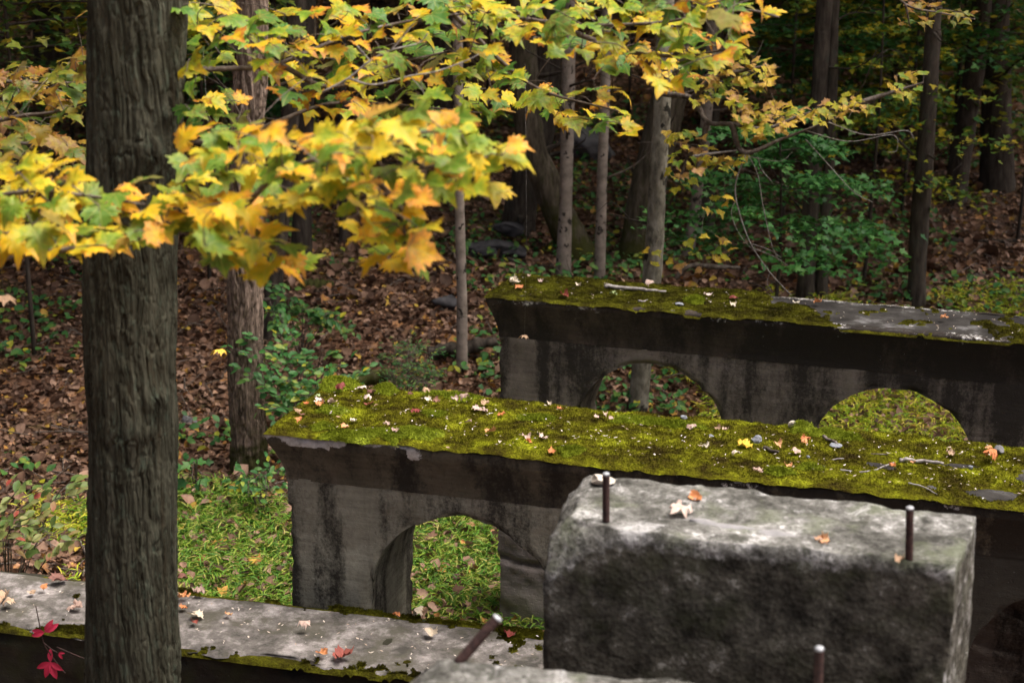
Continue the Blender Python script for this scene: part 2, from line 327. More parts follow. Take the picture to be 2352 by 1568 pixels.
MAT['chips'] = leafmat('pale_debris', [(.0, (.35, .27, .2)), (.6, (.6, .52, .44)), (1., (.72, .68, .62))], 'island', trans=0, spread=.1, blot=.2)
def fallen(name, c0, c1, c2): return leafmat(name, [(.0, c0), (.5, c1), (1., c2)], trans=.12, spread=.35, blot=.4, blotch=tuple(x * .45 for x in c0), nscale=26, rough=.65)
FALL = {'pale pink': fallen('pale_pink_dry_leaf', (.48, .34, .28), (.58, .43, .37), (.66, .54, .48)),
        'brown': fallen('brown_dry_leaf', (.13, .055, .045), (.20, .09, .07), (.28, .15, .11)),
        'orange': fallen('orange_dry_leaf', (.52, .17, .06), (.62, .27, .11), (.66, .38, .2)),
        'tan': fallen('tan_dry_leaf', (.34, .22, .13), (.46, .31, .2), (.55, .40, .28)),
        'cream': fallen('cream_dry_leaf', (.56, .47, .36), (.64, .56, .44), (.7, .64, .54)),
        'dark red': fallen('dark_red_dry_leaf', (.18, .035, .03), (.26, .06, .05), (.34, .11, .08)),
        'yellow': fallen('yellow_dry_leaf', (.6, .38, .03), (.7, .46, .05), (.72, .42, .08)),
        'pale green': fallen('pale_green_dry_leaf', (.28, .36, .16), (.38, .46, .24), (.46, .5, .3))}
def mat_ground():
    m = M('forest_soil', .95, .1); v = m.n('ShaderNodeTexVoronoi', Vector=m.vec(), Scale=13.); f = m.noise(1.3, 4, .6)
    c = m.ramp(v.outputs['Color'], [(.0, (.035, .02, .014)), (.4, (.11, .058, .036)), (.8, (.21, .115, .072)), (1., (.30, .19, .13))])
    c = m.mix(m.ramp(f, [(.45, 0.), (.6, .5)]), c, (.045, .05, .018)); m.color(c); m.bump(v.outputs[0], .8, .05); return m.m
MAT['ground'] = mat_ground()

# ------------------------------------------------------------------ terrain
def zt(x, y):
    x = np.asarray(x, float); y = np.asarray(y, float)
    z = .02 * n2(x, y, .8, 3, 3)
    rise = np.clip(y - 9.6, 0, None); z = z + .115 * rise + .012 * np.clip(y - 17, 0, None) ** 2 * (y < 30) + np.where(y >= 30, .012 * 169 + .31 * (y - 30), 0)
    z = z + np.where(x < -2.2, .16 * (-2.2 - x) * np.clip((y - 6) / 4, 0, 1), 0)
    z = z + .10 * n2(x, y, .35, 3, 9) * np.clip((y - 9) / 3, 0, 1)
    bank = np.clip((3.0 - y) / 1.2, 0, 1); bank = bank * bank * (3 - 2 * bank); z = z * (1 - bank) + bank * 1.75
    z = z + np.where(y < -3, .25 * (-3 - y), 0)
    return z
gx = np.concatenate([np.linspace(-90, -14, 24)[:-1], np.linspace(-14, 14, 160), np.linspace(14, 90, 24)[1:]])
gy = np.concatenate([np.linspace(-70, 0, 24)[:-1], np.linspace(0, 30, 170), np.linspace(30, 110, 26)[1:]])
X, Yg = np.meshgrid(gx, gy, indexing='ij'); Zg = zt(X, Yg)
ob('ground', mesh('ground', np.stack([X, Yg, Zg], 2).reshape(-1, 3), grid_faces(len(gx), len(gy)), MAT['ground']), kind='structure')

def ground_y(px, py, y0=5.5):
    """depth at which the sight line through a picture point meets the terrain"""
    ys = np.linspace(y0, 45, 1600); r = ray(px, py); p = np.array([0, 0, CAM_H])[None] + r[None] * (ys / r[1])[:, None]
    hit = np.flatnonzero(p[:, 2] < zt(p[:, 0], p[:, 1])); return float(ys[hit[0]]) if len(hit) else None
# ------------------------------------------------------------------ concrete walls
def jitter(V, amp, scale, seed):
    n = np.stack([fbm(V * scale, 4, seed + k * 31) for k in range(3)], 1); return V + n * amp
def arch_wall(name, origin, ang, L, W, arches, ztop, zc, inset, mats, label, seed, fascia=.035, chip=.014, pale_run=lambda x: 0 * x):
    root = empty(name, (origin[0], origin[1], 0), math.radians(ang), label, 'wall')
    zrel = lambda t: zc + (ztop - zc) * t
    # body: front and back faces with the arch openings cut in, end faces, soffits
    acc = Acc(); i0 = inset
    edges = [i0]
    for c, r, cz in arches: edges += [c - r, c + r]
    edges.append(L - i0)
    for side, wy in ((0, i0), (1, W - i0)):
        for k in range(0, len(edges), 2):
            a_, b = edges[k], edges[k + 1]; nu = max(8, int((b - a_) / .018)); us = np.linspace(a_, b, nu); vs = np.linspace(-.15, zc, 54)
            U, Vv = np.meshgrid(us, vs, indexing='ij'); V = np.stack([U, np.full_like(U, wy), Vv], 2).reshape(-1, 3); F = grid_faces(nu, 54)
            acc.add(V, F if side == 0 else F[:, ::-1])
        for c, r, cz in arches:
            th = np.linspace(math.pi, 0, 44); us = c + r * np.cos(th); zb = cz + r * np.sin(th); t = np.linspace(0, 1, 26)
            Vv = zb[:, None] + (zc - zb)[:, None] * t[None]; U = np.repeat(us[:, None], 26, 1)
            V = np.stack([U, np.full_like(U, wy), Vv], 2).reshape(-1, 3); F = grid_faces(44, 26); acc.add(V, F if side == 0 else F[:, ::-1])
    for c, r, cz in arches:
        th = np.linspace(math.pi, 0, 44); us = np.concatenate([np.full(16, c - r), c + r * np.cos(th), np.full(16, c + r)])
        zs = np.concatenate([np.linspace(-.15, cz, 17)[:-1], cz + r * np.sin(th), np.linspace(cz, -.15, 17)[1:]]); ws = np.linspace(i0, W - i0, 22)
        V = np.stack([np.repeat(us[:, None], 22, 1), np.repeat(ws[None], len(us), 0), np.repeat(zs[:, None], 22, 1)], 2).reshape(-1, 3)
        acc.add(V, grid_faces(len(us), 22))
    for x in (i0, L - i0):
        us = np.linspace(i0, W - i0, 34); vs = np.linspace(-.15, zc, 54); U, Vv = np.meshgrid(us, vs, indexing='ij')
        acc.add(np.stack([np.full_like(U, x), U, Vv], 2).reshape(-1, 3), grid_faces(34, 54))
    V = np.concatenate(acc.V); V2 = jitter(V, .0035, 9, seed); V2 = jitter(V2, .0022, 34, seed + 5)
    # broken arrises along the arch edges and the end
    d = np.full(len(V), 9.)
    for c, r, cz in arches:
        rr = np.hypot(V[:, 0] - c, np.maximum(V[:, 2] - cz, 0)) - r; d = np.minimum(d, np.abs(rr))
    d = np.minimum(d, np.abs(V[:, 0] - i0))
    ed = np.exp(-(d / .018) ** 2) * np.clip(fbm(V * 14, 3, seed + 3) - .05, 0, 1) * .045
    V2[:, 1] += ed * np.where(V[:, 1] < W / 2, 1, -1) * np.exp(-(np.minimum(np.abs(V[:, 1] - i0), np.abs(V[:, 1] - W + i0)) / .02) ** 2)
    acc.V = [V2]
    body = ob('arched_body', acc.mesh(name + '_body', mats[0]), root)
    # flared cornice running round all four sides
    prof = []
    for t in np.linspace(0, 1, 12):                       # concave sweep from the wall out to the fascia
        prof.append((inset * (1 - t ** 1.5) , zc + (ztop - fascia - zc) * t))
    prof[0] = (inset - .003, zc - .004); prof += [(-.004, ztop - fascia * .6), (-.002, ztop - fascia * .25), (.006, ztop - .004), (.03, ztop), (.06, ztop + .001)]
    per = []
    for (x0, y0, nx, ny, x1, y1, cnt) in ((0, 0, 0, 0, L, 0, int(L / .009)), (L, 0, 0, 0, L, W, 30), (L, W, 0, 0, 0, W, int(L / .03)), (0, W, 0, 0, 0, 0, int(W / .010))):
        for k in range(cnt): t = k / cnt; per.append((x0 + (x1 - x0) * t, y0 + (y1 - y0) * t))
    per = np.array(per); npf = len(prof); V = np.zeros((len(per), npf, 3))
    for j, (o, z) in enumerate(prof):
        V[:, j, 0] = np.clip(per[:, 0], o, L - o); V[:, j, 1] = np.clip(per[:, 1], o, W - o); V[:, j, 2] = z
    V = V.reshape(-1, 3); hi = np.clip((V[:, 2] - (ztop - fascia * 1.3)) / (fascia * 1.3), 0, 1)
    V2 = jitter(V, .003, 9, seed + 11); cx, cy = L / 2, W / 2
    lump = np.clip(fbm(V * 9, 3, seed + 21), -.6, 1) * chip + np.abs(fbm(V * 30, 3, seed + 22)) * chip * .7
    inw = np.stack([np.where(V[:, 0] < .08, 1, np.where(V[:, 0] > L - .08, -1, 0)), np.where(V[:, 1] < .08, 1, np.where(V[:, 1] > W - .08, -1, 0)), np.zeros(len(V))], 1)
    V2 += inw * (lump * hi)[:, None]; V2[:, 2] -= hi * np.abs(lump) * .7
    me = mesh(name + '_cornice', V2, grid_faces(len(per), npf, True), mats[1])
    band = np.clip((V[:, 2] - (ztop - fascia * (1.05 + .9 * fbm(V * 7, 2, seed + 33) + .5 * (V[:, 0] < .3)))) / .012, 0, 1)
    amt = pale_run(V[:, 0]) * np.clip(.75 + 1.5 * fbm(V * [3.5, 3.5, 0], 3, seed + 34), 0, 1.3); amt = np.where(V[:, 0] < .34, np.maximum(amt, 1.25 * (pale_run(V[:, 0]) > 1)), amt); set_attr(me, 'pale', band * amt)
    ob('cornice', me, root)
    return root

A_O, A_ANG, A_L, A_W, A_Z = (-1.084, 5.912), -15.9, 4.6, .685, 1.40
B_O, B_ANG, B_L, B_W, B_Z = (-.161, 8.347), -19.07, 4.4, .60, 1.40
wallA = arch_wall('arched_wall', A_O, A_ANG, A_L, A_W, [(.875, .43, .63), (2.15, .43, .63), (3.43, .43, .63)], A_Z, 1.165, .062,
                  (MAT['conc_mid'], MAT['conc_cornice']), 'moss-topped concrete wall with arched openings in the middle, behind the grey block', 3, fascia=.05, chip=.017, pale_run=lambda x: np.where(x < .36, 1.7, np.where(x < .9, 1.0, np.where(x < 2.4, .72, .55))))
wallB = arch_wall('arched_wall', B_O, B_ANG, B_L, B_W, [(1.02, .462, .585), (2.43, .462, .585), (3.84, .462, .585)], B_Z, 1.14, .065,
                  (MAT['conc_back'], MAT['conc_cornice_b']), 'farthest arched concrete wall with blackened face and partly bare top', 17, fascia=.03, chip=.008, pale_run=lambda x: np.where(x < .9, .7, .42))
def local(o, ang, x, y):
    a_ = math.radians(ang); c, s = math.cos(a_), math.sin(a_); dx, dy = x - o[0], y - o[1]; return c * dx + s * dy, -s * dx + c * dy
def world(o, ang, s_, w_, z):
    a_ = math.radians(ang); c, s = math.cos(a_), math.sin(a_); return np.array([o[0] + c * s_ - s * w_, o[1] + s * s_ + c * w_, z])

def top_sheet(root, name, L, W, z, mat, seed, step=.02):
    nu, nv = int(L / step), int(W / step); us = np.linspace(.025, L - .025, nu); vs = np.linspace(.025, W - .025, nv)
    U, Vv = np.meshgrid(us, vs, indexing='ij'); V = np.stack([U, Vv, z - .004 + .003 * n2(U, Vv, 12, 3, seed)], 2).reshape(-1, 3)
    return ob(name, mesh(name, V, grid_faces(nu, nv), mat), root)
top_sheet(wallA, 'top_face', A_L, A_W, A_Z, MAT['bare'], 4); top_sheet(wallB, 'top_face', B_L, B_W, B_Z, MAT['bare'], 5)

# moss carpets
def moss(root, name, L, W, z, mask, mats, mounds, seed, label, step=.011, over=.012, tufts=60000):
    nu, nv = int(L / step), int((W + 2 * over) / step); us = np.linspace(.0 - over, L, nu); vs = np.linspace(-over, W + over, nv)
    U, Vv = np.meshgrid(us, vs, indexing='ij'); mk = mask(U, Vv)
    edge = np.minimum(np.minimum(Vv + over, W + over - Vv), U + over)
    h = np.clip(mk * 2.2, -1, 1) * .011 + .009 * n2(U, Vv, 6.5, 3, seed) + .004 * n2(U, Vv, 38, 2, seed + 2)
    h = np.where(mk > 0, np.maximum(h, .001), -.012) - np.clip((.025 - edge) / .025, 0, 1) ** 2 * .016
    V = np.stack([U, Vv, z + h], 2).reshape(-1, 3)
    o = ob(name, mesh(name, V, grid_faces(nu, nv), mats[0]), None, root.location, root.rotation_euler, label, 'moss', kind='stuff')
    # short moss shoots
    ok = np.flatnonzero((mk > .03).ravel() & (edge > .012).ravel()); idx = rng.choice(ok, tufts); pos = V[idx] + np.concatenate([rng.uniform(-step, step, (tufts, 2)) * .5, np.zeros((tufts, 1))], 1)
    T = np.array([[-.22, 0, 0], [.22, 0, 0], [0, 0, 1.]]); Rm = frames(np.array([0, 0, 1.]) + rng.normal(size=(tufts, 3)) * .4, rdir(tufts)); s = rng.uniform(.005, .010, tufts)
    tv, tf = scatter(T, np.array([[0, 1, 2]]), pos, Rm, s); sh = ob('shoots', mesh('moss_shoots', tv, tf, mats[0], False), o); sh['kind'] = 'stuff'
    for (ms, mw, rx, ry, mh) in mounds:
        nt, nr = 26, 10; t = np.linspace(0, 2 * np.pi, nt, endpoint=False); r = np.linspace(0, 1, nr)
        TT, RR = np.meshgrid(t, r, indexing='ij'); rr = RR * (1 + .2 * np.sin(TT * 3 + ms * 9) + .12 * np.sin(TT * 5 + mw * 40))
        mv = np.stack([ms + rx * rr * np.cos(TT), mw + ry * rr * np.sin(TT), z - .004 + (mh * 1.35 + .010) * np.sqrt(np.clip(1 - RR ** 2, 0, 1))], 2).reshape(-1, 3)
        mv = jitter(mv, .004, 40, seed + 9); n_t = int(3000 * rx * ry / .004) + 300
        md = ob('mound', mesh('moss_mound', mv, grid_faces(nt, nr, True), mats[1]), o)
        ids = rng.integers(0, len(mv), n_t); Rm = frames(np.array([0, 0, 1.]) + rng.normal(size=(n_t, 3)) * .6, rdir(n_t))
        tv, tf = scatter(T, np.array([[0, 1, 2]]), mv[ids] + rng.normal(size=(n_t, 3)) * [.006, .006, .001], Rm, rng.uniform(.006, .011, n_t))
        s2 = ob('shoots', mesh('mound_shoots', tv, tf, mats[1], False), md); s2['kind'] = 'stuff'
    return o
def maskA(u, v):
    m = .65 + .55 * n2(u, v, 3.5, 4, 50) + .25 * n2(u, v, 14, 2, 51)
    m = m - np.clip((u - 2.75) / .7, 0, 1) * .22 * (.6 + n2(u, v, 2.5, 3, 52))
    for (a_, b, ra, rb) in ((2.62, .31, .10, .045), (2.95, .40, .07, .035), (.14, .10, .07, .035), (3.05, .1, .09, .05)):
        m = m - 1.3 * np.exp(-(((u - a_) / ra) ** 2 + ((v - b) / rb) ** 2))
    return m
def on_top(o, ang, z, px, py):
    p = PZ(px, py, z); return local(o, ang, p[0], p[1])
mA = [(*on_top(A_O, A_ANG, A_Z, *p[:2]), *p[2:]) for p in [(778, 893, .10, .09, .035), (885, 905, .065, .06, .03), (858, 1000, .10, .07, .012), (800, 1005, .12, .05, .012), (745, 985, .07, .05, .01), (955, 1003, .12, .07, .022),
      (905, 1012, .06, .04, .012), (1040, 915, .16, .05, .014), (1320, 1040, .05, .035, .015), (1300, 1043, .05, .04, .018), (1841, 993, .055, .05, .03), (1909, 1004, .11, .05, .022), (1950, 1012, .07, .045, .018), (1480, 972, .17, .06, .012),
      (1560, 980, .14, .05, .01), (1790, 1090, .07, .04, .015), (1860, 1080, .06, .04, .012), (1240, 965, .12, .06, .008), (760, 945, .08, .09, .008), (1000, 955, .1, .06, .006)]]
mossA = moss(wallA, 'moss', 4.57, A_W, A_Z, maskA, (MAT['moss'], MAT['moss_bright']), mA, 60, 'olive green moss carpeting the top of the middle arched wall', tufts=90000)
def maskB(u, v):
    m = .5 + .6 * n2(u, v, 4, 4, 55) + .3 * n2(u, v, 16, 2, 56) - np.clip((u - 1.65 + .5 * (v - .3)) / .4, 0, 1) * .75
    return m
mB = [(*on_top(B_O, B_ANG, B_Z, *p[:2]), *p[2:]) for p in [(1597, 696, .062, .05, .028)]]
mossB = moss(wallB, 'moss', 4.37, B_W, B_Z, maskB, (MAT['moss_dark'], MAT['moss_bright']), mB, 70, 'dark green moss thinning to bare patches on the farthest wall top', tufts=50000)

# low wall in the lower left
def grid_box(sx, sy, sz, step):
    """six gridded faces of a box 0..s, as one vertex soup welded later"""
    acc = Acc(); n = [max(2, int(s_ / step) + 1) for s_ in (sx, sy, sz)]
    ax = [np.linspace(0, s_, k) for s_, k in zip((sx, sy, sz), n)]
    for d, (i, j) in ((0, (1, 2)), (1, (2, 0)), (2, (0, 1))):
        for side in (0, 1):
            U, Vv = np.meshgrid(ax[i], ax[j], indexing='ij'); V = np.zeros(U.shape + (3,)); V[..., i] = U; V[..., j] = Vv; V[..., d] = (sx, sy, sz)[d] * side
            F = grid_faces(n[i], n[j]); acc.add(V.reshape(-1, 3), F if side else F[:, ::-1])
    return np.concatenate(acc.V), np.concatenate(acc.F)
C_Z = .60; C_ANG = -14.
cb = P(640, 1385, 1.); C_B = PZ(640, 1388, C_Z); ca = math.radians(C_ANG); C_W = .50
C_O = C_B[:2] + np.array([math.sin(ca), -math.cos(ca)]) * C_W - np.array([math.cos(ca), math.sin(ca)]) * 1.9
wallC = empty('low_wall', (C_O[0], C_O[1], 0), ca, 'low concrete wall with pale worn top and black mossy face at lower left', 'wall')
V, F = grid_box(3.6, C_W, C_Z + .2, .022); V[:, 2] -= .2
V = jitter(V, .012, 4, 80); V = jitter(V, .006, 18, 81)
top = V[:, 2] > C_Z - .06
V[:, 1] += np.where(top & (V[:, 1] < .05), np.clip(fbm(V * 6, 3, 82), 0, 1) * .05, 0)
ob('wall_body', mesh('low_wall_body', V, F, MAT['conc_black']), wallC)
nu, nv = 200, 30; us = np.linspace(-.0, 3.6, nu); vs = np.linspace(.01, C_W - .01, nv); U, Vv = np.meshgrid(us, vs, indexing='ij')
V = np.stack([U, Vv + (Vv < .03) * .03 * n2(U, Vv, 6, 3, 83), C_Z + .014 + .006 * n2(U, Vv, 5, 3, 84) - np.clip((.03 - np.minimum(Vv, C_W - Vv)) / .03, 0, 1) * .02], 2).reshape(-1, 3)
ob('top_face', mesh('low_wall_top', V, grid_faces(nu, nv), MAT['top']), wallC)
def maskC(u, v):
    b = np.maximum(np.exp(-(v / .06) ** 2) * .85, np.exp(-((C_W - v) / .05) ** 2)); return b * .9 + .6 * n2(u, v, 2.6, 4, 57) + .5 * n2(u, v, 22, 3, 58) - .78
mC = moss(wallC, 'moss', 3.6, C_W, C_Z + .016, maskC, (MAT['moss_dark'], MAT['moss_dark']), [], 75, 'thin dark moss along the edges of the low wall', over=.02, tufts=30000)

# stub behind the arch of the middle wall
for STUB_S, STUB_W, LEN, lab_ in ((.765, 1.02, .7, 'cracked pale concrete stub seen through the arch beside the grey block'), (2.85, .80, 1.2, 'dim concrete stub seen through the arch at the lower right corner')):
    sp = world(A_O, A_ANG, STUB_S, STUB_W, 0)
    stub = empty('concrete_stub', tuple(sp), math.radians(A_ANG), lab_, 'concrete stub')
    V, F = grid_box(LEN, .3, 1.2, .02); V[:, 2] -= .1; V = jitter(V, .008, 6, 85); V = jitter(V, .004, 25, 86)
    crack = np.abs(V[:, 2] - .78 + .55 * V[:, 0] + .02 * fbm(V * 12, 3, 87)); V[:, 1] += np.exp(-(crack / .012) ** 2) * .03 * (V[:, 1] < .1)
    crack = np.abs(V[:, 2] - .44 + .12 * V[:, 0]); V[:, 1] += np.exp(-(crack / .012) ** 2) * .02 * (V[:, 1] < .1)
    ob('stub_body', mesh('stub_body', V, F, MAT['conc_stub'] if LEN < 1 else MAT['conc_back']), stub)

# block pedestals with anchor bolts
def pedestal(name, corners, ztop, clips, label, seed, step=.016, flare=.05):
    c = np.array(corners); ctr = c.mean(0); root = empty(name, (ctr[0], ctr[1], 0), 0, label, 'concrete block')
    V, F = grid_box(1, 1, 1, step); q = V.copy()
    xy = ((1 - q[:, :1]) * (1 - q[:, 1:2]) * c[0] + q[:, :1] * (1 - q[:, 1:2]) * c[1] + q[:, :1] * q[:, 1:2] * c[2] + (1 - q[:, :1]) * q[:, 1:2] * c[3]) - ctr
    xy = xy * (1 + flare * (1 - q[:, 2:]) ** 1.); V = np.concatenate([xy, q[:, 2:] * (ztop + .1) - .1], 1)
    V = jitter(V, .003, 3.5, seed); V = jitter(V, .005, 11, seed + 1); V = jitter(V, .0035, 32, seed + 2)
    for (p, n) in clips:
        n = np.array(n, float); n /= np.linalg.norm(n); p = np.array(p, float) - [ctr[0], ctr[1], 0]
        d = (V - p) @ n + .014 * fbm(V * 9, 3, seed + 4); V = V - np.clip(d, 0, None)[:, None] * n
    pale = np.clip((V[:, 2] - ztop + .085) / .07, 0, 1) * .9  # top paler than the faces: light from above painted in, besides cleaner concrete
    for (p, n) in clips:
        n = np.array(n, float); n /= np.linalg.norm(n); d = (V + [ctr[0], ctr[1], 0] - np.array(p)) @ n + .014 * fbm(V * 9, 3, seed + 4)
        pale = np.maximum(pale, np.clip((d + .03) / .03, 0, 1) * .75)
    pale = np.maximum(pale, .42 * (q[:, 0] > .999))  # right side lightened too, side light put into the colour
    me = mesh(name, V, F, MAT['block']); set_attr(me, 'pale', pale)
    bm = bmesh.new(); bm.from_mesh(me); bmesh.ops.remove_doubles(bm, verts=bm.verts, dist=.0004); bm.to_mesh(me); bm.free()
    ob('block_body', me, root); return root, ctr
def bolt(root, ctr, base, tip, r, seed):
    b = np.array(base) - [ctr[0], ctr[1], 0]; t = np.array(tip) - [ctr[0], ctr[1], 0]
    k = 34; pts = np.linspace(b, t, k); rad = r * (1 + .06 * np.sin(np.arange(k) * 2.3 + seed)); V, F = tube(pts, rad, 12)
    o = ob('anchor_bolt', mesh('anchor_bolt', V, F, MAT['rust']), root); d = (t - b) / np.linalg.norm(t - b)
    V, F = tube([t - d * .004, t + d * .001, t + d * .004], [r * 1.04, r * 1.04, r * .7], 12); ob('bolt_end', mesh('bolt_end', V, F, MAT['steel']), o)
BZ = 1.9
def plane3(a_, b, c_, out):
    n_ = np.cross(b - a_, c_ - a_); n_ /= np.linalg.norm(n_); return (a_, n_ if n_ @ np.array(out) > 0 else -n_)
b0, b1, b2, b3 = [PZ(*p, BZ)[:2] for p in ((1255, 1203), (2195, 1296), (2246, 1185), (1300, 1083))]
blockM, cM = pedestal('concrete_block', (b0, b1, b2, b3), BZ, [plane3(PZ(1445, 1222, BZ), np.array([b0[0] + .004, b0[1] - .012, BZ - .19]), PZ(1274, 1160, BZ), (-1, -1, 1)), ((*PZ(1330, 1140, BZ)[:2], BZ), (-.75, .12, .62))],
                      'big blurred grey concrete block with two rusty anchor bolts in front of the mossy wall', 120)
for (p0, p1) in (((1392, 1196), (1392, 1088)), ((2088, 1284), (2090, 1166))):
    b = PZ(*p0, BZ - .005); t = P(*p1, b[1]); bolt(blockM, cM, b, t, .0105, 1)
# smooth mortar smear on the block
n = 40; us = np.linspace(0, 1, n); pa, pb = PZ(1585, 1192, BZ), PZ(1895, 1243, BZ); acc = Acc()
ctrl = pa[None] + (pb - pa)[None] * us[:, None]; wd = .024 * np.sin(np.pi * us) ** .5 * (1 + .3 * np.sin(us * 11)); nv_ = np.array([.2, 1, 0])
V = np.stack([ctrl - nv_ * wd[:, None] * k + np.array([0, 0, -.004 + .009 * (1 - abs(k) ** 2)]) for k in np.linspace(-1, 1, 7)], 1).reshape(-1, 3) - [cM[0], cM[1], 0]
V = jitter(V, .004, 20, 130); ob('mortar_smear', mesh('mortar_smear', V, grid_faces(n, 7), MAT['mortar']), blockM)
DZ = 1.85
d3 = PZ(935, 1512, DZ)[:2]; d2 = PZ(1240, 1538, DZ)[:2]; dd = (d2 - d3) / np.linalg.norm(d2 - d3); d2 = d3 + dd * 1.15; dn = np.array([dd[1], -dd[0]])
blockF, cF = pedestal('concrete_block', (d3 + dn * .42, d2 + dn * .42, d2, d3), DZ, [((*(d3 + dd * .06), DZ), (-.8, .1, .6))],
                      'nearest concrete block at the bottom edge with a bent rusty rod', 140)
b = PZ(1052, 1522, DZ); bolt(blockF, cF, b, P(1143, 1418, b[1] + .02), .0125, 3)
b = PZ(1878, 1600, DZ); bolt(blockF, cF, b, P(1882, 1488, b[1]), .0105, 5)
V, F = grid_box(.1, .06, .01, .01)

# ------------------------------------------------------------------ leaf templates
def maple_outline():
    h = [(0, 0), (.12, -.06), (.28, -.04), (.44, -.10), (.38, .06), (.58, .10), (.47, .20), (.68, .36), (.52, .38), (.53, .54), (.31, .47), (.36, .65), (.18, .66), (.13, .80), (0, 1.04)]
    return np.array(h + [(-x, y) for x, y in h[-2:0:-1]])
def maple(fold=.2, curl=.25, wave=.08, seed=0, rings=2):
    o = maple_outline(); c = np.array([0, .34]); rr = np.random.default_rng(seed); o = o + rr.normal(size=o.shape) * .018
    V = [c]; 
    for k in range(1, rings + 1): V += list(c + (o - c) * (k / rings) ** (.85))
    V = np.array(V); n = len(o); x, y = V[:, 0], V[:, 1]
    z = fold * np.abs(x) - curl * (y - .3) ** 2 * 1.3 - curl * .9 * x ** 2 + wave * np.sin(x * 9 + seed) * np.cos(y * 8 + seed * 2) * np.hypot(x, y - .34)
    F = [(0, 1 + i, 1 + (i + 1) % n) for i in range(n)]
    for k in range(rings - 1):
        a_, b = 1 + k * n, 1 + (k + 1) * n
        for i in range(n): j = (i + 1) % n; F += [(a_ + i, b + i, b + j), (a_ + i, b + j, a_ + j)]
    return np.column_stack([x, y, z]), np.array(F)[:, ::-1]
def maple_low():
    o = np.array([(0, 0), (.36, -.03), (.30, .12), (.60, .40), (.24, .46), (.2, .7), (0, 1.), (-.2, .7), (-.24, .46), (-.60, .40), (-.30, .12), (-.36, -.03)]); c = np.array([[0, .36]])
    V = np.vstack([c, o]); n = len(o); z = .18 * np.abs(V[:, 0]) - .25 * (V[:, 1] - .3) ** 2; return np.column_stack([V, z]), np.array([(0, 1 + (i + 1) % n, 1 + i) for i in range(n)])[:, ::-1]
def oval(w=.27, fold=.25, curl=.2):
    V = np.array([(0, 0), (w * .8, .25), (w, .5), (w * .6, .8), (0, 1), (-w * .6, .8), (-w, .5), (-w * .8, .25), (0, .5)]); z = fold * np.abs(V[:, 0]) - curl * (V[:, 1] - .4) ** 2
    return np.column_stack([V, z]), np.array([(8, i, (i + 1) % 8) for i in range(8)])
ML, MLF = maple_low(); OV, OVF = oval(); LV, LVF = oval(.13, .4, .5)

def add_leaf_objects(parent, items, meshes, name='leaf'):
    for i, (pos, Rm, s) in enumerate(items):
        o = ob(name, meshes[i % len(meshes)], parent); m4 = Matrix([[*(Rm[r] * s), pos[r]] for r in range(3)] + [[0, 0, 0, 1]]); o.matrix_local = m4

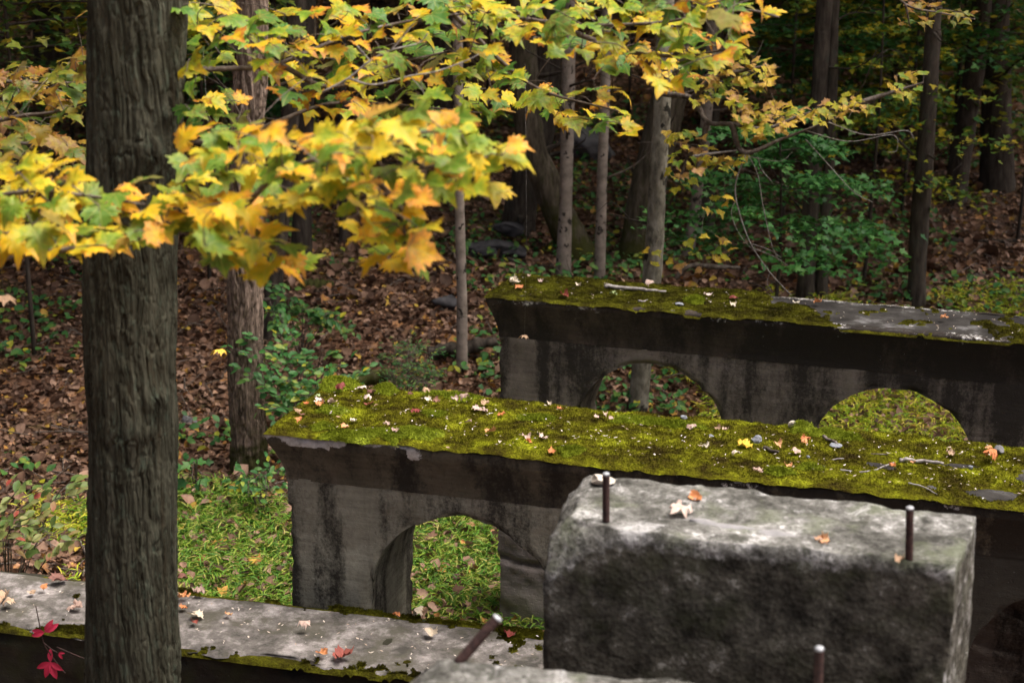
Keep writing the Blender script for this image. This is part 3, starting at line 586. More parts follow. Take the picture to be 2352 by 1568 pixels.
def in_poly(x, y, poly):
    r = False; j = len(poly) - 1
    for i in range(len(poly)):
        xi, yi = poly[i]; xj, yj = poly[j]
        if (yi > y) != (yj > y) and x < (xj - xi) * (y - yi) / (yj - yi + 1e-12) + xi: r = not r
        j = i
    return r
def spray(parent, loc, spines, polys, size, leafmat_, twigmat, seed, jit=.25, spine_r=(.008, .002), tilt=.42, droop=.42, limb_name='twigs', variants=10, extra_nodes=0, split=True, curly=1.0, minsp=.42, flat=.5, blow=.6):
    """leafy shoots: spines are polylines (px,py,depth); leaves fill polys [(polygon, count)]; loc = world origin of the parent"""
    rr = np.random.default_rng(seed); loc = np.asarray(loc, float); acc = Acc(); nodes = []; sp_px = []
    for sp in spines:
        w3 = np.array([P(*q) for q in sp]); c = catmull(w3, 12 * len(sp)); t = np.linspace(0, 1, len(c))
        V, F = tube(c - loc, spine_r[0] * (1 - t) + spine_r[1] * t, 7); acc.add(V, F); nodes += list(c)
    nodes = np.array(nodes); npx, npy, nd = project(nodes)
    cand = []
    for poly, cnt in polys:
        xs = [p[0] for p in poly]; ys = [p[1] for p in poly]; got = 0; tries = 0
        while got < cnt and tries < cnt * 40:
            tries += 1; x, y = rr.uniform(min(xs), max(xs)), rr.uniform(min(ys), max(ys))
            if not in_poly(x, y, poly): continue
            k = np.argmin((npx - x) ** 2 + (npy - y) ** 2); s = size * rr.uniform(.72, 1.2); spx = s * FOC / nd[k]
            if any((x - c[0]) ** 2 + (y - c[1]) ** 2 < (minsp * spx) ** 2 for c in cand): continue
            cand.append((x, y, nodes[k][1] + rr.normal() * jit, s)); got += 1
    C = np.array([P(x, y, d) for x, y, d, s in cand]); S = np.array([c[3] for c in cand]); n = len(C)
    dist = np.array([np.min(np.linalg.norm(nodes - c, axis=1)) for c in C]); order = np.argsort(dist)
    allp = [*nodes]; items = []
    arr = np.array(allp)
    for i in order:
        c = C[i]; s = S[i]; dd_ = np.linalg.norm(arr - c, axis=1); k = np.argmin(dd_ + .15 * (arr[:, 2] < c[2] - .02) * dd_); src = arr[k]
        out = c - src; L_ = np.linalg.norm(out) + 1e-6; out = out / L_
        hd = out * .45 + np.array([blow + rr.normal() * .45, rr.normal() * .5 - .15, -droop * rr.uniform(.2, 1.7)]); hd /= np.linalg.norm(hd)
        base = c - hd * s * .42
        nrm = np.array([rr.normal() * flat, -tilt * rr.uniform(.2, 1.3) + rr.normal() * .25, 1.0 + rr.normal() * .2])
        Rm = frames(nrm[None], hd[None])[0]; items.append((base - loc, Rm, s))
        mid = (src * .45 + base * .55) + np.array([rr.normal() * .01, rr.normal() * .01, .012]) * min(1, L_ * 8)
        V, F = tube(catmull([src - loc, mid - loc, base - loc], 5), np.linspace(.0022, .0011, 5) * max(.6, size / .1), 4, False); acc.add(V, F)
        arr = np.vstack([arr, (src * .4 + base * .6)[None], base[None]])
    ob(limb_name, acc.mesh(limb_name, twigmat), parent)
    meshes = []
    for v in range(variants):
        Vt, Ft = maple(.10 + .28 * rr.random(), (.1 + .5 * rr.random()) * curly, .05 + .13 * rr.random(), seed * 10 + v); meshes.append(mesh('maple_leaf', Vt, Ft, leafmat_))
    add_leaf_objects(parent, items, meshes)

# ------------------------------------------------------------------ trees
def trunk_mesh(name, path, radii, mat, ns=24, nr=60, amp=.01, stretch=.15, freq=30, seed=0, ridged=True, bumps=()):
    c = catmull(path, nr); rad = np.interp(np.linspace(0, 1, nr), np.linspace(0, 1, len(radii)), radii)
    d = np.gradient(c, axis=0); d /= np.linalg.norm(d, axis=1)[:, None]; u = np.cross(d, [0, 1., 0]); u /= np.linalg.norm(u, axis=1)[:, None]; v = np.cross(d, u)
    th = np.linspace(0, 2 * np.pi, ns, endpoint=False); dirs = np.cos(th)[:, None, None] * u[None] + np.sin(th)[:, None, None] * v[None]
    base = c[None] + dirs * rad[None, :, None]; q = base.reshape(-1, 3) * [freq, freq, freq * stretch]
    q = q + .9 * np.stack([vnoise(base.reshape(-1, 3) * 4.0, seed + 50 + k) for k in range(3)], 1) + .25 * np.stack([vnoise(base.reshape(-1, 3) * 22.0, seed + 60 + k) for k in range(3)], 1)
    if ridged: h = 1.3 * np.clip(np.abs(vnoise(q, seed)) * 4.2, 0, 1) + .7 * np.clip(np.abs(vnoise(q * [2.1, 2.1, 2.6] + 7, seed + 1)) * 3.2, 0, 1) + .3 * vnoise(q * [4, 4, 9], seed + 2) + .22 * vnoise(q * [9, 9, 24], seed + 3) - 1.3
    else: h = fbm(q, 4, seed)
    lum = fbm(base.reshape(-1, 3) * [3, 3, 1.2], 3, seed + 9)
    h = h.reshape(ns, nr) * amp + lum.reshape(ns, nr) * rad[None] * .095
    for (bp, br, bh) in bumps: h = h + bh * np.exp(-((base - np.array(bp)) ** 2).sum(2) / br ** 2)
    V = (c[None] + dirs * (rad[None] + h)[..., None]).reshape(-1, 3)
    return mesh(name, V, grid_faces(ns, nr, True), mat)
def crown_data(seed, z0, z1, reach, nb, per, leaf, lat=.5, rise=.25, drp=.05, T=ML, TF=MLF, mat=None, lean=(0, 0), tw=.012):
    rr = np.random.default_rng(seed); pos = []; acc = Acc()
    for i in range(nb):
        t = (i + rr.random()) / nb; z = z0 + (z1 - z0) * t; az = i * 2.39996 + rr.normal() * .3; Lb = reach * (1 - .65 * t ** 1.5) * rr.uniform(.7, 1.15)
        s_ = np.linspace(0, 1, 8); dx, dy = math.cos(az), math.sin(az); wob = rr.normal(size=2) * .12
        line = np.stack([lean[0] * t + dx * s_ * Lb + wob[0] * s_ ** 2 * Lb, lean[1] * t + dy * s_ * Lb + wob[1] * s_ ** 2 * Lb, z + rise * s_ * Lb - drp * (s_ * Lb) ** 2], 1)
        V, F = tube(line, np.linspace(tw * reach, tw * .25 * reach, 8), 5, False); acc.add(V, F)
        tt = rr.uniform(.15, 1.0, per) ** .8; p = np.stack([np.interp(tt, s_, line[:, k]) for k in range(3)], 1); side = rr.normal(size=per) * lat * Lb * .35
        p += np.stack([-dy * side, dx * side, rr.normal(size=per) * .035 * Lb - .25 * np.abs(side) * .4], 1); pos.append(p)
    pos = np.concatenate(pos); n = len(pos); hd = np.stack([rr.normal(size=n), rr.normal(size=n), -.35 + .2 * rr.normal(size=n)], 1); hd[:, :2] += .8 * pos[:, :2] / (np.linalg.norm(pos[:, :2], axis=1)[:, None] + .1)
    nr = np.stack([rr.normal(size=n) * .4, rr.normal(size=n) * .4, np.ones(n)], 1)
    V, F = scatter(T, TF, pos, frames(nr, hd), leaf * rr.uniform(.65, 1.25, n)); return acc, V, F
CROWNS = []
for k in range(5):
    acc, V, F = crown_data(200 + k, 0, 8, 3.4, 26, 44, .27, mat=None)
    CROWNS.append((acc.mesh('canopy_limbs', MAT['bark_dark']), mesh('canopy_leaves', V, F, MAT['leaf_mid'])))
def put_crown(root, top, k, scale=1., rz=0., lift=0):
    lm, lv = CROWNS[k % len(CROWNS)]
    a_ = ob('limbs', lm, root, tuple(top), (0, 0, rz)); a_.scale = (scale,) * 3; a_['kind'] = 'stuff'
    b_ = ob('crown', lv, root, tuple(top), (0, 0, rz)); b_.scale = (scale,) * 3; b_['kind'] = 'stuff'
def px_tree(name, pts, Y, wpx, mat, label, seed, base_pt=None, crown=True, amp=.006, freq=30, stretch=.15, ns=20, flare=1.35, ridged=True, top=9., group=None, cs=1.0, nr=70, crown_z=None):
    """trunk through picture points (px,py[,Y]) from the base upward, then on to its crown above the view"""
    Y = ground_y(*pts[0][:2], 8.5) or Y; w3 = [P(p[0], p[1], Y) for p in pts]; g = w3[0].copy(); zg = float(zt(np.array([g[0]]), np.array([g[1]]))[0])
    if g[2] > zg + .02: d = w3[0] - w3[1]; d = d / d[2]; g = g + d * (zg - g[2]); w3 = [g] + w3
    w3[0][2] = zg - .15
    last = w3[-1]; d = last - w3[-2]; d = d / max(d[2], .1); d[:2] *= .4; d[2] = 1; rise = max(top - last[2], 1.5); w3 += [last + d * rise * .5, last + d * rise]
    r = wpx / 2 / FOC * np.linalg.norm(w3[0] - [0, 0, CAM_H]); root = empty(name, tuple(w3[0] + [0, 0, .15]), 0, label, 'tree', group)
    path = np.array(w3) - np.array(w3[0]) - [0, 0, .15]; path[0, 2] = -.15
    k = len(path); radii = [r * flare] + [r * (1.02 - .18 * i / k) for i in range(1, k - 1)] + [r * .55]
    # resample so that the flare stays close to the ground
    c = catmull(path, 40); zr = c[:, 2] - c[0, 2]; rad = r * (1 - .035 * zr) + r * (flare - 1) * np.exp(-zr / .22); rad = np.maximum(rad, r * .5)
    ob('trunk', trunk_mesh(name, c, rad, mat, ns, nr, amp, stretch, freq, seed, ridged), root)
    rr = random.Random(seed * 7)
    for _ in range(5):
        acc = Acc()
        f_ = rr.uniform(.12, .75); i_ = int(f_ * 39); p_ = c[i_]; an = rr.uniform(0, 6.28); L_ = rr.uniform(.3, 1.1); up = rr.uniform(-.1, .7); d_ = np.array([math.cos(an), math.sin(an), up])
        pts_ = catmull([p_, p_ + d_ * L_ * .5 + [0, 0, rr.uniform(-.05, .08)], p_ + d_ * L_ + [rr.uniform(-.12, .12), 0, rr.uniform(-.12, .15)]], 9); V_, F_ = tube(pts_, np.linspace(r * rr.uniform(.12, .24), .002, 9), 5); acc.add(V_, F_)
        q_ = pts_[5]; V_, F_ = tube(catmull([q_, q_ + d_ * L_ * .2 + [rr.uniform(-.1, .1), 0, .1], q_ + d_ * L_ * .35 + [rr.uniform(-.2, .2), .05, rr.uniform(-.1, .25)]], 6), np.linspace(r * .07, .0015, 6), 4); acc.add(V_, F_)
        ob('dead_limb', acc.mesh('dead_limb', MAT['bark_dark'] if wpx > 30 else MAT['twig']), root)
    if crown: put_crown(root, path[-1] - [0, 0, .5 if crown_z is None else crown_z], seed, cs, seed * 1.3)
    return root, path

# the big trunk standing in front of everything
bt = [P(303, 1900, 4.4), P(304, 1568, 4.4), P(302, 1100, 4.4), P(297, 700, 4.4), P(305, 350, 4.4), P(316, 0, 4.4), P(322, -500, 4.4)]
bt0 = bt[0].copy(); bt0[2] = float(zt(np.array([bt0[0]]), np.array([bt0[1]]))[0])
bigT = empty('maple_tree', tuple(bt0), 0, 'big furrowed grey trunk at the left in front of the low wall', 'tree')
rb = 106 / FOC * 4.62; bt = [bt0 - [0, 0, .15]] + bt; pth = np.array(bt) - bt0
kn1 = P(350, 345, 4.28) - bt0; kn2 = P(362, 930, 4.28) - bt0; kn3 = P(385, 270, 4.3) - bt0
ob('trunk', trunk_mesh('big_trunk', pth, [rb * 1.3, rb * 1.1, rb * 1.02, rb, rb * 1.0, rb * 1.0, rb * 1.02, rb * .98], MAT['bark_big'], 400, 800, .0062, .075, 56, 31, True,
   ((kn1, .07, .03), (kn2, .055, .028), (kn2 + [-.06, 0, -.09], .05, .018), (kn3, .03, .015))), bigT)
tp = np.array(pth[-1]); V, F = tube(catmull([tp - [0, 0, .3], tp + [-.2, -.3, 2], tp + [-1.2, -.8, 4.2]], 14), np.linspace(rb, rb * .6, 14), 16); ob('upper_trunk', mesh('upper_trunk', V, F, MAT['bark_big']), bigT)
put_crown(bigT, tp + [-2.6, -1.6, 3.6], 2, .9, .4)
limb1 = ob('limb', None, bigT); limb2 = ob('limb', None, bigT)
spray(limb1, bt0, [[(405, 158, 4.45), (520, 158, 4.5), (640, 146, 4.6), (800, 82, 4.7), (960, 45, 4.8), (1090, 30, 4.8)], [(640, 146, 4.6), (760, 200, 4.7), (900, 150, 4.8), (1020, 120, 4.9)], [(405, 330, 4.5), (540, 318, 4.6), (640, 278, 4.7), (760, 238, 4.8), (900, 240, 4.9), (1130, 262, 5.0)]],
      [([(425, 20), (560, 10), (560, 150), (430, 180)], 20), ([(560, 60), (700, 30), (860, 20), (980, 0), (1130, 0), (1130, 110), (1190, 170), (1190, 250), (1080, 300), (950, 270), (820, 290), (700, 260), (610, 200)], 165), ([(425, 190), (560, 230), (600, 330), (430, 330)], 22), ([(1030, 100), (1110, 90), (1200, 170), (1190, 190), (1100, 190)], 12)],
      .086, MAT['leaf_up'], MAT['twig'], 311, spine_r=(.010, .003))
spray(limb2, bt0, [[(560, -380, 4.5), (800, -150, 4.8), (1000, -10, 4.8), (1250, 50, 4.7), (1480, 55, 4.6), (1700, 25, 4.5), (1790, 40, 4.5)], [(1250, 50, 4.7), (1420, 110, 4.7), (1560, 130, 4.7), (1680, 110, 4.6)], [(1000, -10, 4.8), (1150, 140, 5.), (1250, 210, 5.), (1420, 255, 5.)]],
      [([(950, 0), (1720, 0), (1720, 60), (1640, 160), (1560, 210), (1480, 180), (1380, 150), (1250, 120), (1100, 60)], 175), ([(1190, 200), (1290, 210), (1370, 235), (1440, 260), (1455, 320), (1390, 320), (1300, 290), (1220, 285)], 22), ([(1350, 160), (1460, 160), (1440, 230), (1360, 230)], 6), ([(1740, 5), (1810, 10), (1800, 60), (1750, 60)], 2), ([(1640, 60), (1730, 40), (1700, 150), (1640, 150)], 8)],
      .086, MAT['leaf_up'], MAT['twig'], 322, spine_r=(.010, .003))
# pale dead twig among the leaves
dt = empty('dead_twig', tuple(P(740, 212, 4.3)), 0, 'pale bare dead twig crossing the upper maple leaves', 'twig'); d0 = P(740, 212, 4.3); acc = Acc()
for ln, r in (([(740, 212), (800, 180), (850, 140), (900, 115), (960, 100), (982, 78)], .004), ([(850, 140), (820, 105), (835, 130)], .002), ([(900, 115), (930, 80), (950, 55)], .0025), ([(800, 180), (860, 195), (940, 175), (1000, 165), (1070, 140), (1100, 125)], .0035), ([(940, 175), (960, 195), (975, 215)], .002)):
    V, F = tube(catmull([P(x, y, 4.3) for x, y in ln], 24) - d0, np.linspace(r, r * .5, 24), 6); acc.add(V, F)
ob('stem', acc.mesh('dead_twig', MAT['twig_pale']), dt)

# front maple branch, nearest the lens
fl = P(-60, 600, 3.54)
fb = empty('maple_branch', tuple(fl), 0, 'nearest blurred branch of yellow and orange maple leaves crossing the big trunk', 'branch')
spray(fb, fl, [[(-120, 610, 3.60), (100, 580, 3.60), (260, 560, 3.54), (420, 522, 3.54), (545, 495, 3.54), (700, 455, 3.48), (860, 410, 3.42), (1000, 380, 3.42), (1120, 360, 3.42)], [(545, 495, 3.54), (640, 400, 3.42), (780, 350, 3.35), (920, 310, 3.29), (1060, 300, 3.29)], [(860, 410, 3.42), (920, 480, 3.42), (930, 560, 3.42)], [(-120, 480, 3.66), (60, 440, 3.66), (200, 450, 3.66), (330, 470, 3.60)], [(545, 495, 3.54), (600, 540, 3.54), (640, 575, 3.54)]],
      [([(-30, 370), (140, 380), (200, 440), (430, 440), (430, 540), (300, 590), (120, 590), (-30, 560)], 90), ([(420, 330), (560, 300), (640, 340), (640, 500), (560, 560), (430, 540)], 42), ([(560, 310), (760, 320), (870, 265), (1060, 275), (1130, 340), (1150, 450), (1040, 450), (940, 470), (790, 470), (640, 480)], 98), ([(800, 440), (940, 460), (1000, 550), (950, 630), (850, 610), (800, 540)], 26), ([(420, 540), (620, 540), (720, 620), (610, 640), (500, 600)], 22), ([(1160, 310), (1220, 340), (1210, 390), (1170, 380)], 3)],
      .086, MAT['leaf_front'], MAT['twig'], 333, jit=.15, spine_r=(.0085, .003), minsp=.36, tilt=.42)
# branch left of the big trunk, behind it
ll = P(-80, 330, 5.3)
lb = empty('maple_branch', tuple(ll), 0, 'shaded yellow and brown maple branch at the left edge behind the big trunk', 'branch')
spray(lb, ll, [[(-100, 300, 5.2), (40, 268, 5.2), (120, 258, 5.2), (210, 232, 5.2)], [(-100, 180, 5.3), (60, 190, 5.3), (200, 190, 5.3)], [(-100, 330, 5.2), (60, 330, 5.2), (190, 360, 5.2)]],
      [([(-20, 170), (60, 150), (205, 180), (205, 240), (-20, 240)], 42), ([(-20, 250), (120, 270), (200, 260), (200, 330), (-20, 330)], 20), ([(-20, 320), (200, 330), (205, 430), (-20, 420)], 34), ([(130, 130), (205, 130), (205, 170), (150, 175)], 5), ([(155, 25), (200, 25), (200, 60), (160, 60)], 1)],
      .085, MAT['leaf_left'], MAT['twig'], 344, spine_r=(.010, .003))

px_tree('ash_tree', [(572, 1085), (566, 900), (563, 600), (566, 300), (576, 0)], 9.05, 74, MAT['bark_ridge'], 'trunk with narrow tan bark ridges standing left of the mossy wall', 41, amp=.014, freq=38, stretch=.06, ns=120, nr=300, flare=1.25, top=9, crown_z=0, cs=.55)
px_tree('slim_tree', [(1060, 856), (1061, 700), (1055, 450), (1052, 150), (1050, -100)], 10.7, 25, MAT['bark_smooth'], 'slim straight grey sapling trunk just left of the farthest wall', 42, amp=.002, flare=1.25, top=7, cs=.35, ridged=False)
px_tree('slim_tree', [(1293, 640), (1301, 400), (1306, 150), (1310, -80)], 12.4, 32, MAT['bark_smooth'], 'smooth spotted trunk behind the left end of the farthest wall', 43, amp=.002, flare=1.15, top=9, cs=.45, ridged=False)
px_tree('slim_tree', [(1377, 645), (1382, 450), (1390, 200), (1396, -80)], 12.0, 25, MAT['bark_smooth'], 'slim trunk with round black knots behind the farthest wall', 44, amp=.002, flare=1.15, top=9, cs=.4, ridged=False)
yt, ytp = px_tree('yellow_leaved_tree', [(1463, 946), (1474, 830), (1497, 640), (1512, 400), (1522, 220), (1530, -60)], 10.1, 42, MAT['bark_mottled'], 'mottled grey trunk behind the farthest wall that shows again through its left arch', 45, amp=.004, freq=24, stretch=.5, flare=1.2, top=8, cs=.4, ridged=False, ns=32)
px_tree('leaning_tree', [(1455, 600), (1480, 480), (1512, 340), (1545, 180), (1580, -60)], 14.6, 78, MAT['bark_mossy'], 'thick mossy trunk leaning right behind the mottled trunk', 46, amp=.01, flare=1.3, top=11, cs=.6)
px_tree('crooked_tree', [(1345, 592, 15.5), (1290, 510, 15.5), (1255, 420, 15.5), (1222, 340, 15.5), (1205, 200, 15.5), (1200, -60, 15.5)], 15.5, 66, MAT['bark_mossy'], 'crooked mossy trunk bending left above a broad foot', 47, amp=.01, flare=1.7, top=11, cs=.6)
px_tree('dark_tree', [(1182, 535), (1205, 440), (1240, 300), (1255, 120), (1262, -60)], 16.5, 72, MAT['bark_dark'], 'dark thick trunk behind the pile of dark rocks', 48, amp=.01, flare=1.25, top=12, cs=.6)
px_tree('slim_tree', [(1577, 585), (1600, 450), (1618, 330), (1630, 150), (1640, -60)], 13.4, 26, MAT['bark_smooth'], 'slim pale trunk leaning right beside the green sapling', 49, amp=.003, flare=1.2, top=9, cs=.5, ridged=False)
px_tree('dark_tree', [(1622, 540), (1625, 400), (1640, 200), (1650, -60)], 15.6, 36, MAT['bark_dark'], 'dark trunk half hidden behind the slim pale leaning trunk', 50, amp=.006, top=10)
px_tree('dark_tree', [(1850, 690), (1858, 550), (1872, 350), (1890, 100), (1900, -60)], 11.6, 40, MAT['bark_dark'], 'dark trunk rising through the green sapling on the right', 51, amp=.006, top=11, cs=.5)
px_tree('dark_tree', [(1885, 690), (1896, 500), (1908, 300), (1920, -60)], 12.2, 24, MAT['bark_dark'], 'thin dark trunk close right of the trunk in the green sapling', 52, amp=.004, top=11, cs=.4)
px_tree('dark_tree', [(2106, 700), (2110, 550), (2125, 350), (2142, 100), (2150, -60)], 11.8, 38, MAT['bark_dark'], 'straight grey-brown trunk near the right edge above the wall', 53, amp=.006, cs=.6, top=11)
px_tree('dark_tree', [(622, 778), (630, 640), (655, 400), (672, 200), (680, -60)], 11.6, 42, MAT['bark_dark'], 'dark trunk just right of the tan ridged trunk', 54, amp=.006, top=10)
px_tree('dark_tree', [(690, 600), (695, 400), (700, 200), (705, -60)], 15., 44, MAT['bark_dark'], 'dark trunk behind the front leaves right of the ridged trunk', 55, amp=.008, top=11)
px_tree('dark_tree', [(788, 560), (787, 400), (785, 200), (785, -60)], 17., 18, MAT['bark_dark'], 'very thin dark trunk above the leaf-strewn slope', 56, amp=.004, top=9, cs=.8)
px_tree('dark_tree', [(2190, 470), (2215, 300), (2240, 150), (2260, -60)], 18., 44, MAT['bark_dark'], 'dark leaning trunk deep in the shade at upper right', 57, amp=.008, top=12)
px_tree('dark_tree', [(2290, 430), (2290, 200), (2290, -60)], 17., 66, MAT['bark_dark'], 'broad dark trunk at the upper right edge', 58, amp=.01, top=12, cs=1.2)
px_tree('dark_tree', [(700, 250), (705, 100), (708, -60)], 24., 36, MAT['bark_dark'], 'far trunk behind the upper leaves at left', 59, amp=.01, top=14, cs=1.2)
# far trunks on the slope and the trees round the clearing
far = []
rf = np.random.default_rng(77)
for k in range(400):
    if len(far) >= 46: break
    y = rf.uniform(17.5, 46); x = rf.uniform(-.62, .62) * y
    if any((x - a_) ** 2 + (y - b) ** 2 < (1.6 + y * .03) ** 2 for a_, b in far): continue
    far.append((x, y))
ring = [(-7, 10.5), (-9, 14), (-6.4, 15.5), (-5.6, 7.5), (-8.5, 5), (-7.5, 0), (-6, -5), (12, -5), (12, 3.5), (9.8, 8.5), (9, 12.8), (-11, 9), (12, 7), (0, -11), (-10, -7), (10, -8), (-3.6, 13.4), (-12, 2), (12.5, 0), (10.2, 10.5), (9.6, 19), (10.4, 15.8), (9.6, 22), (11, 20), (7, 25), (10.5, 24), (12.5, 15.5), (-8, 8), (-5.2, 11), (-9, 18), (-6, 19)]  # right-hand ones mostly out of view, added to darken the slope at right
proto = []
for k in range(4):
    c = catmull([(0, 0, -.3), (.05, 0, 1), (.1 * (k - 1.5), .05, 4), (.2 * (k - 1.5), .1, 9)], 40); zr = c[:, 2]; rad = .17 * (1 - .045 * zr) + .07 * np.exp(-np.clip(zr, 0, 9) / .3)
    proto.append((trunk_mesh('forest_trunk', c, rad, MAT['bark_dark'], 18, 60, .008, .15, 30, 400 + k), c[-1]))
for i, (x, y) in enumerate(far + ring):
    z = float(zt(np.array([x]), np.array([y]))[0]); tm, tp_ = proto[i % 4]; s = rf.uniform(.7, 1.25)
    infar = i < len(far)
    r_ = empty('forest_tree', (x, y, z), rf.uniform(0, 6), 'dark trunk far up the shaded slope, ' + ('upper left' if x < -.12 * y else 'upper right' if x > .12 * y else 'upper middle') if infar else 'tall tree at the shaded margin of the clearing, ' + ('left side' if x < -4 else 'right side, added for shade' if x > 4 else 'far side'), 'tree', 'far trunks on the slope' if infar else 'trees round the clearing')
    t_ = ob('trunk', tm, r_); t_.scale = (s, s, 1); put_crown(r_, tp_ - np.array([0, 0, 3.2 if infar else 1.5]), i, (1.1 if infar else 1.05) * rf.uniform(.85, 1.2), 0)

# limbs with small yellow leaves on the mottled tree
yl = ob('limb', None, yt); ylo = np.array(yt.location)
spray(yl, ylo, [[(1522, 215, 10.), (1590, 228, 9.8), (1625, 280, 9.6), (1680, 285, 9.5), (1760, 295, 9.4), (1850, 262, 9.4), (1950, 245, 9.3), (2010, 235, 9.3)], [(1680, 285, 9.5), (1710, 350, 9.4), (1800, 318, 9.4), (1930, 268, 9.3)], [(1590, 228, 9.8), (1640, 180, 9.6), (1720, 160, 9.5), (1760, 150, 9.5)], [(1625, 280, 9.6), (1610, 335, 9.6), (1580, 360, 9.6), (1560, 420, 9.6)], [(1950, 245, 9.3), (2040, 215, 9.3), (2120, 190, 9.3)]],
      [([(1570, 170), (1700, 110), (1770, 150), (1790, 190), (1700, 240), (1600, 240)], 80), ([(1680, 240), (1820, 250), (1960, 220), (2020, 250), (1950, 280), (1830, 290), (1740, 330), (1700, 320)], 110), ([(1530, 300), (1620, 310), (1660, 370), (1720, 350), (1700, 400), (1620, 400), (1560, 460), (1540, 420)], 55), ([(2030, 170), (2120, 165), (2135, 215), (2060, 230)], 14), ([(1480, 560), (1680, 540), (1700, 600), (1600, 630), (1490, 620)], 16), ([(1600, 440), (1680, 440), (1680, 490), (1620, 490)], 6)],
      .075, MAT['leaf_right'], MAT['twig'], 355, jit=.2, spine_r=(.022, .005), minsp=.3)
hang = ob('hanging_twigs', None, yt); acc = Acc()
for ln, r in (([(1715, 350), (1692, 410), (1690, 455), (1708, 520), (1730, 570), (1768, 625), (1800, 660), (1818, 678)], .006), ([(1715, 350), (1740, 400), (1752, 470), (1772, 560), (1790, 600)], .004), ([(1730, 570), (1780, 590), (1810, 610)], .003), ([(1728, 560), (1770, 575), (1795, 592)], .0025), ([(1692, 455), (1680, 490), (1700, 540), (1735, 580)], .003), ([(1850, 320), (1900, 375), (1960, 440), (2005, 465)], .004), ([(1740, 360), (1750, 390), (1775, 420)], .004), ([(1720, 360), (1790, 370), (1820, 350)], .003), ([(1850, 300), (1950, 325), (2050, 310), (2060, 345), (2040, 350)], .004), ([(1900, 280), (1990, 310), (2080, 300), (2100, 320)], .004), ([(1768, 625), (1762, 650), (1775, 672)], .0025), ([(1590, 360), (1640, 352), (1700, 345)], .012)):
    V, F = tube(catmull([P(x, y, 9.45) for x, y in ln], 26) - ylo, np.linspace(r, r * .5, 26), 5); acc.add(V, F)
bpy.data.objects.remove(hang); ob('hanging_twigs', acc.mesh('hanging_twigs', MAT['twig_pale']), yt)

# saplings with leafy crowns in view
def sapling(name, base, Y, hgt, reach, nb, per, leaf, mat, label, seed, z0f=.35, trunk_r=.02, T=ML, TF=MLF, lat=.7, rise=.12, drp=.1, group=None):
    p = P(base[0], base[1], Y); p[2] = float(zt(np.array([p[0]]), np.array([p[1]]))[0]); root = empty(name, tuple(p), 0, label, 'sapling', group)
    V, F = tube(catmull([(0, 0, -.1), (.03, 0, hgt * .5), (-.02, .02, hgt)], 16), np.linspace(trunk_r, trunk_r * .3, 16), 8); ob('stem', mesh('stem', V, F, MAT['bark_dark']), root)
    acc, V, F = crown_data(seed, hgt * z0f, hgt, reach, nb, per, leaf, lat, rise, drp, T, TF, tw=.005)
    ob('twigs', acc.mesh('twigs', MAT['bark_dark']), root); ob('foliage', mesh('foliage', V, F, mat), root)['kind'] = 'stuff'; return root
sapling('maple_sapling', (1775, 720), 11.0, 1.95, 1.15, 17, 170, .062, MAT['leaf_green'], 'deep green layered maple sapling on the right behind the farthest wall', 501, z0f=.42)
sapling('maple_sapling', (1980, 700), 12.8, 3.3, 1.0, 26, 100, .062, MAT['leaf_yg'], 'loose yellow-green sapling right of the deep green one', 502, z0f=.25)
sapling('maple_sapling', (1790, 640), 14.5, 4.4, 1.6, 30, 110, .075, MAT['leaf_green'], 'tall dark green sapling behind the small yellow leaves', 503, z0f=.3)
sapling('maple_sapling', (2060, 640), 15., 5.0, 1.8, 34, 110, .075, MAT['leaf_yg'], 'tall yellow-green sapling in the shade at upper right', 504, z0f=.35)
sapling('maple_sapling', (2330, 620), 14., 4.2, 1.5, 30, 100, .08, MAT['leaf_green'], 'dark bluish-green sapling at the far right edge', 505, z0f=.4)
sapling('maple_sapling', (60, 620), 10.5, 4.6, 2.0, 40, 100, .085, MAT['leaf_mid'], 'dark leafy sapling in the upper left corner', 506, z0f=.5)
sapling('maple_sapling', (480, 620), 12.5, 4.4, 1.3, 34, 90, .075, MAT['leaf_yg'], 'yellow-green sapling between the two left trunks', 507, z0f=.45)
sapling('maple_sapling', (1440, 420), 19., 4.4, 2.0, 34, 100, .09, MAT['leaf_mid'], 'dim leafy sapling high on the slope behind the slim trunks', 508, z0f=.5)
sapling('maple_sapling', (860, 480), 19., 4.0, 1.8, 34, 100, .09, MAT['leaf_mid'], 'dim green sapling on the slope behind the upper leaves', 509, z0f=.45)
sapling('maple_sapling', (1120, 480), 20., 3.8, 1.6, 34, 90, .09, MAT['leaf_mid'], 'dim sapling behind the crooked mossy trunk', 510, z0f=.5)
UND = []
for k, mt in enumerate(('leaf_mid', 'leaf_green', 'leaf_mid', 'leaf_yg')):
    acc, V, F = crown_data(560 + k, .5, 3.6, 1.5, 30, 70, .11, .7, .12, .08, tw=.005); V2, F2 = tube([(0, 0, -.2), (.03, 0, 1.8), (0, .03, 3.6)], [.03, .02, .008], 7)
    UND.append((mesh('stem', V2, F2, MAT['bark_dark']), acc.mesh('twigs', MAT['bark_dark']), mesh('foliage', V, F, MAT[mt])))
ru = np.random.default_rng(91); cnt = 0
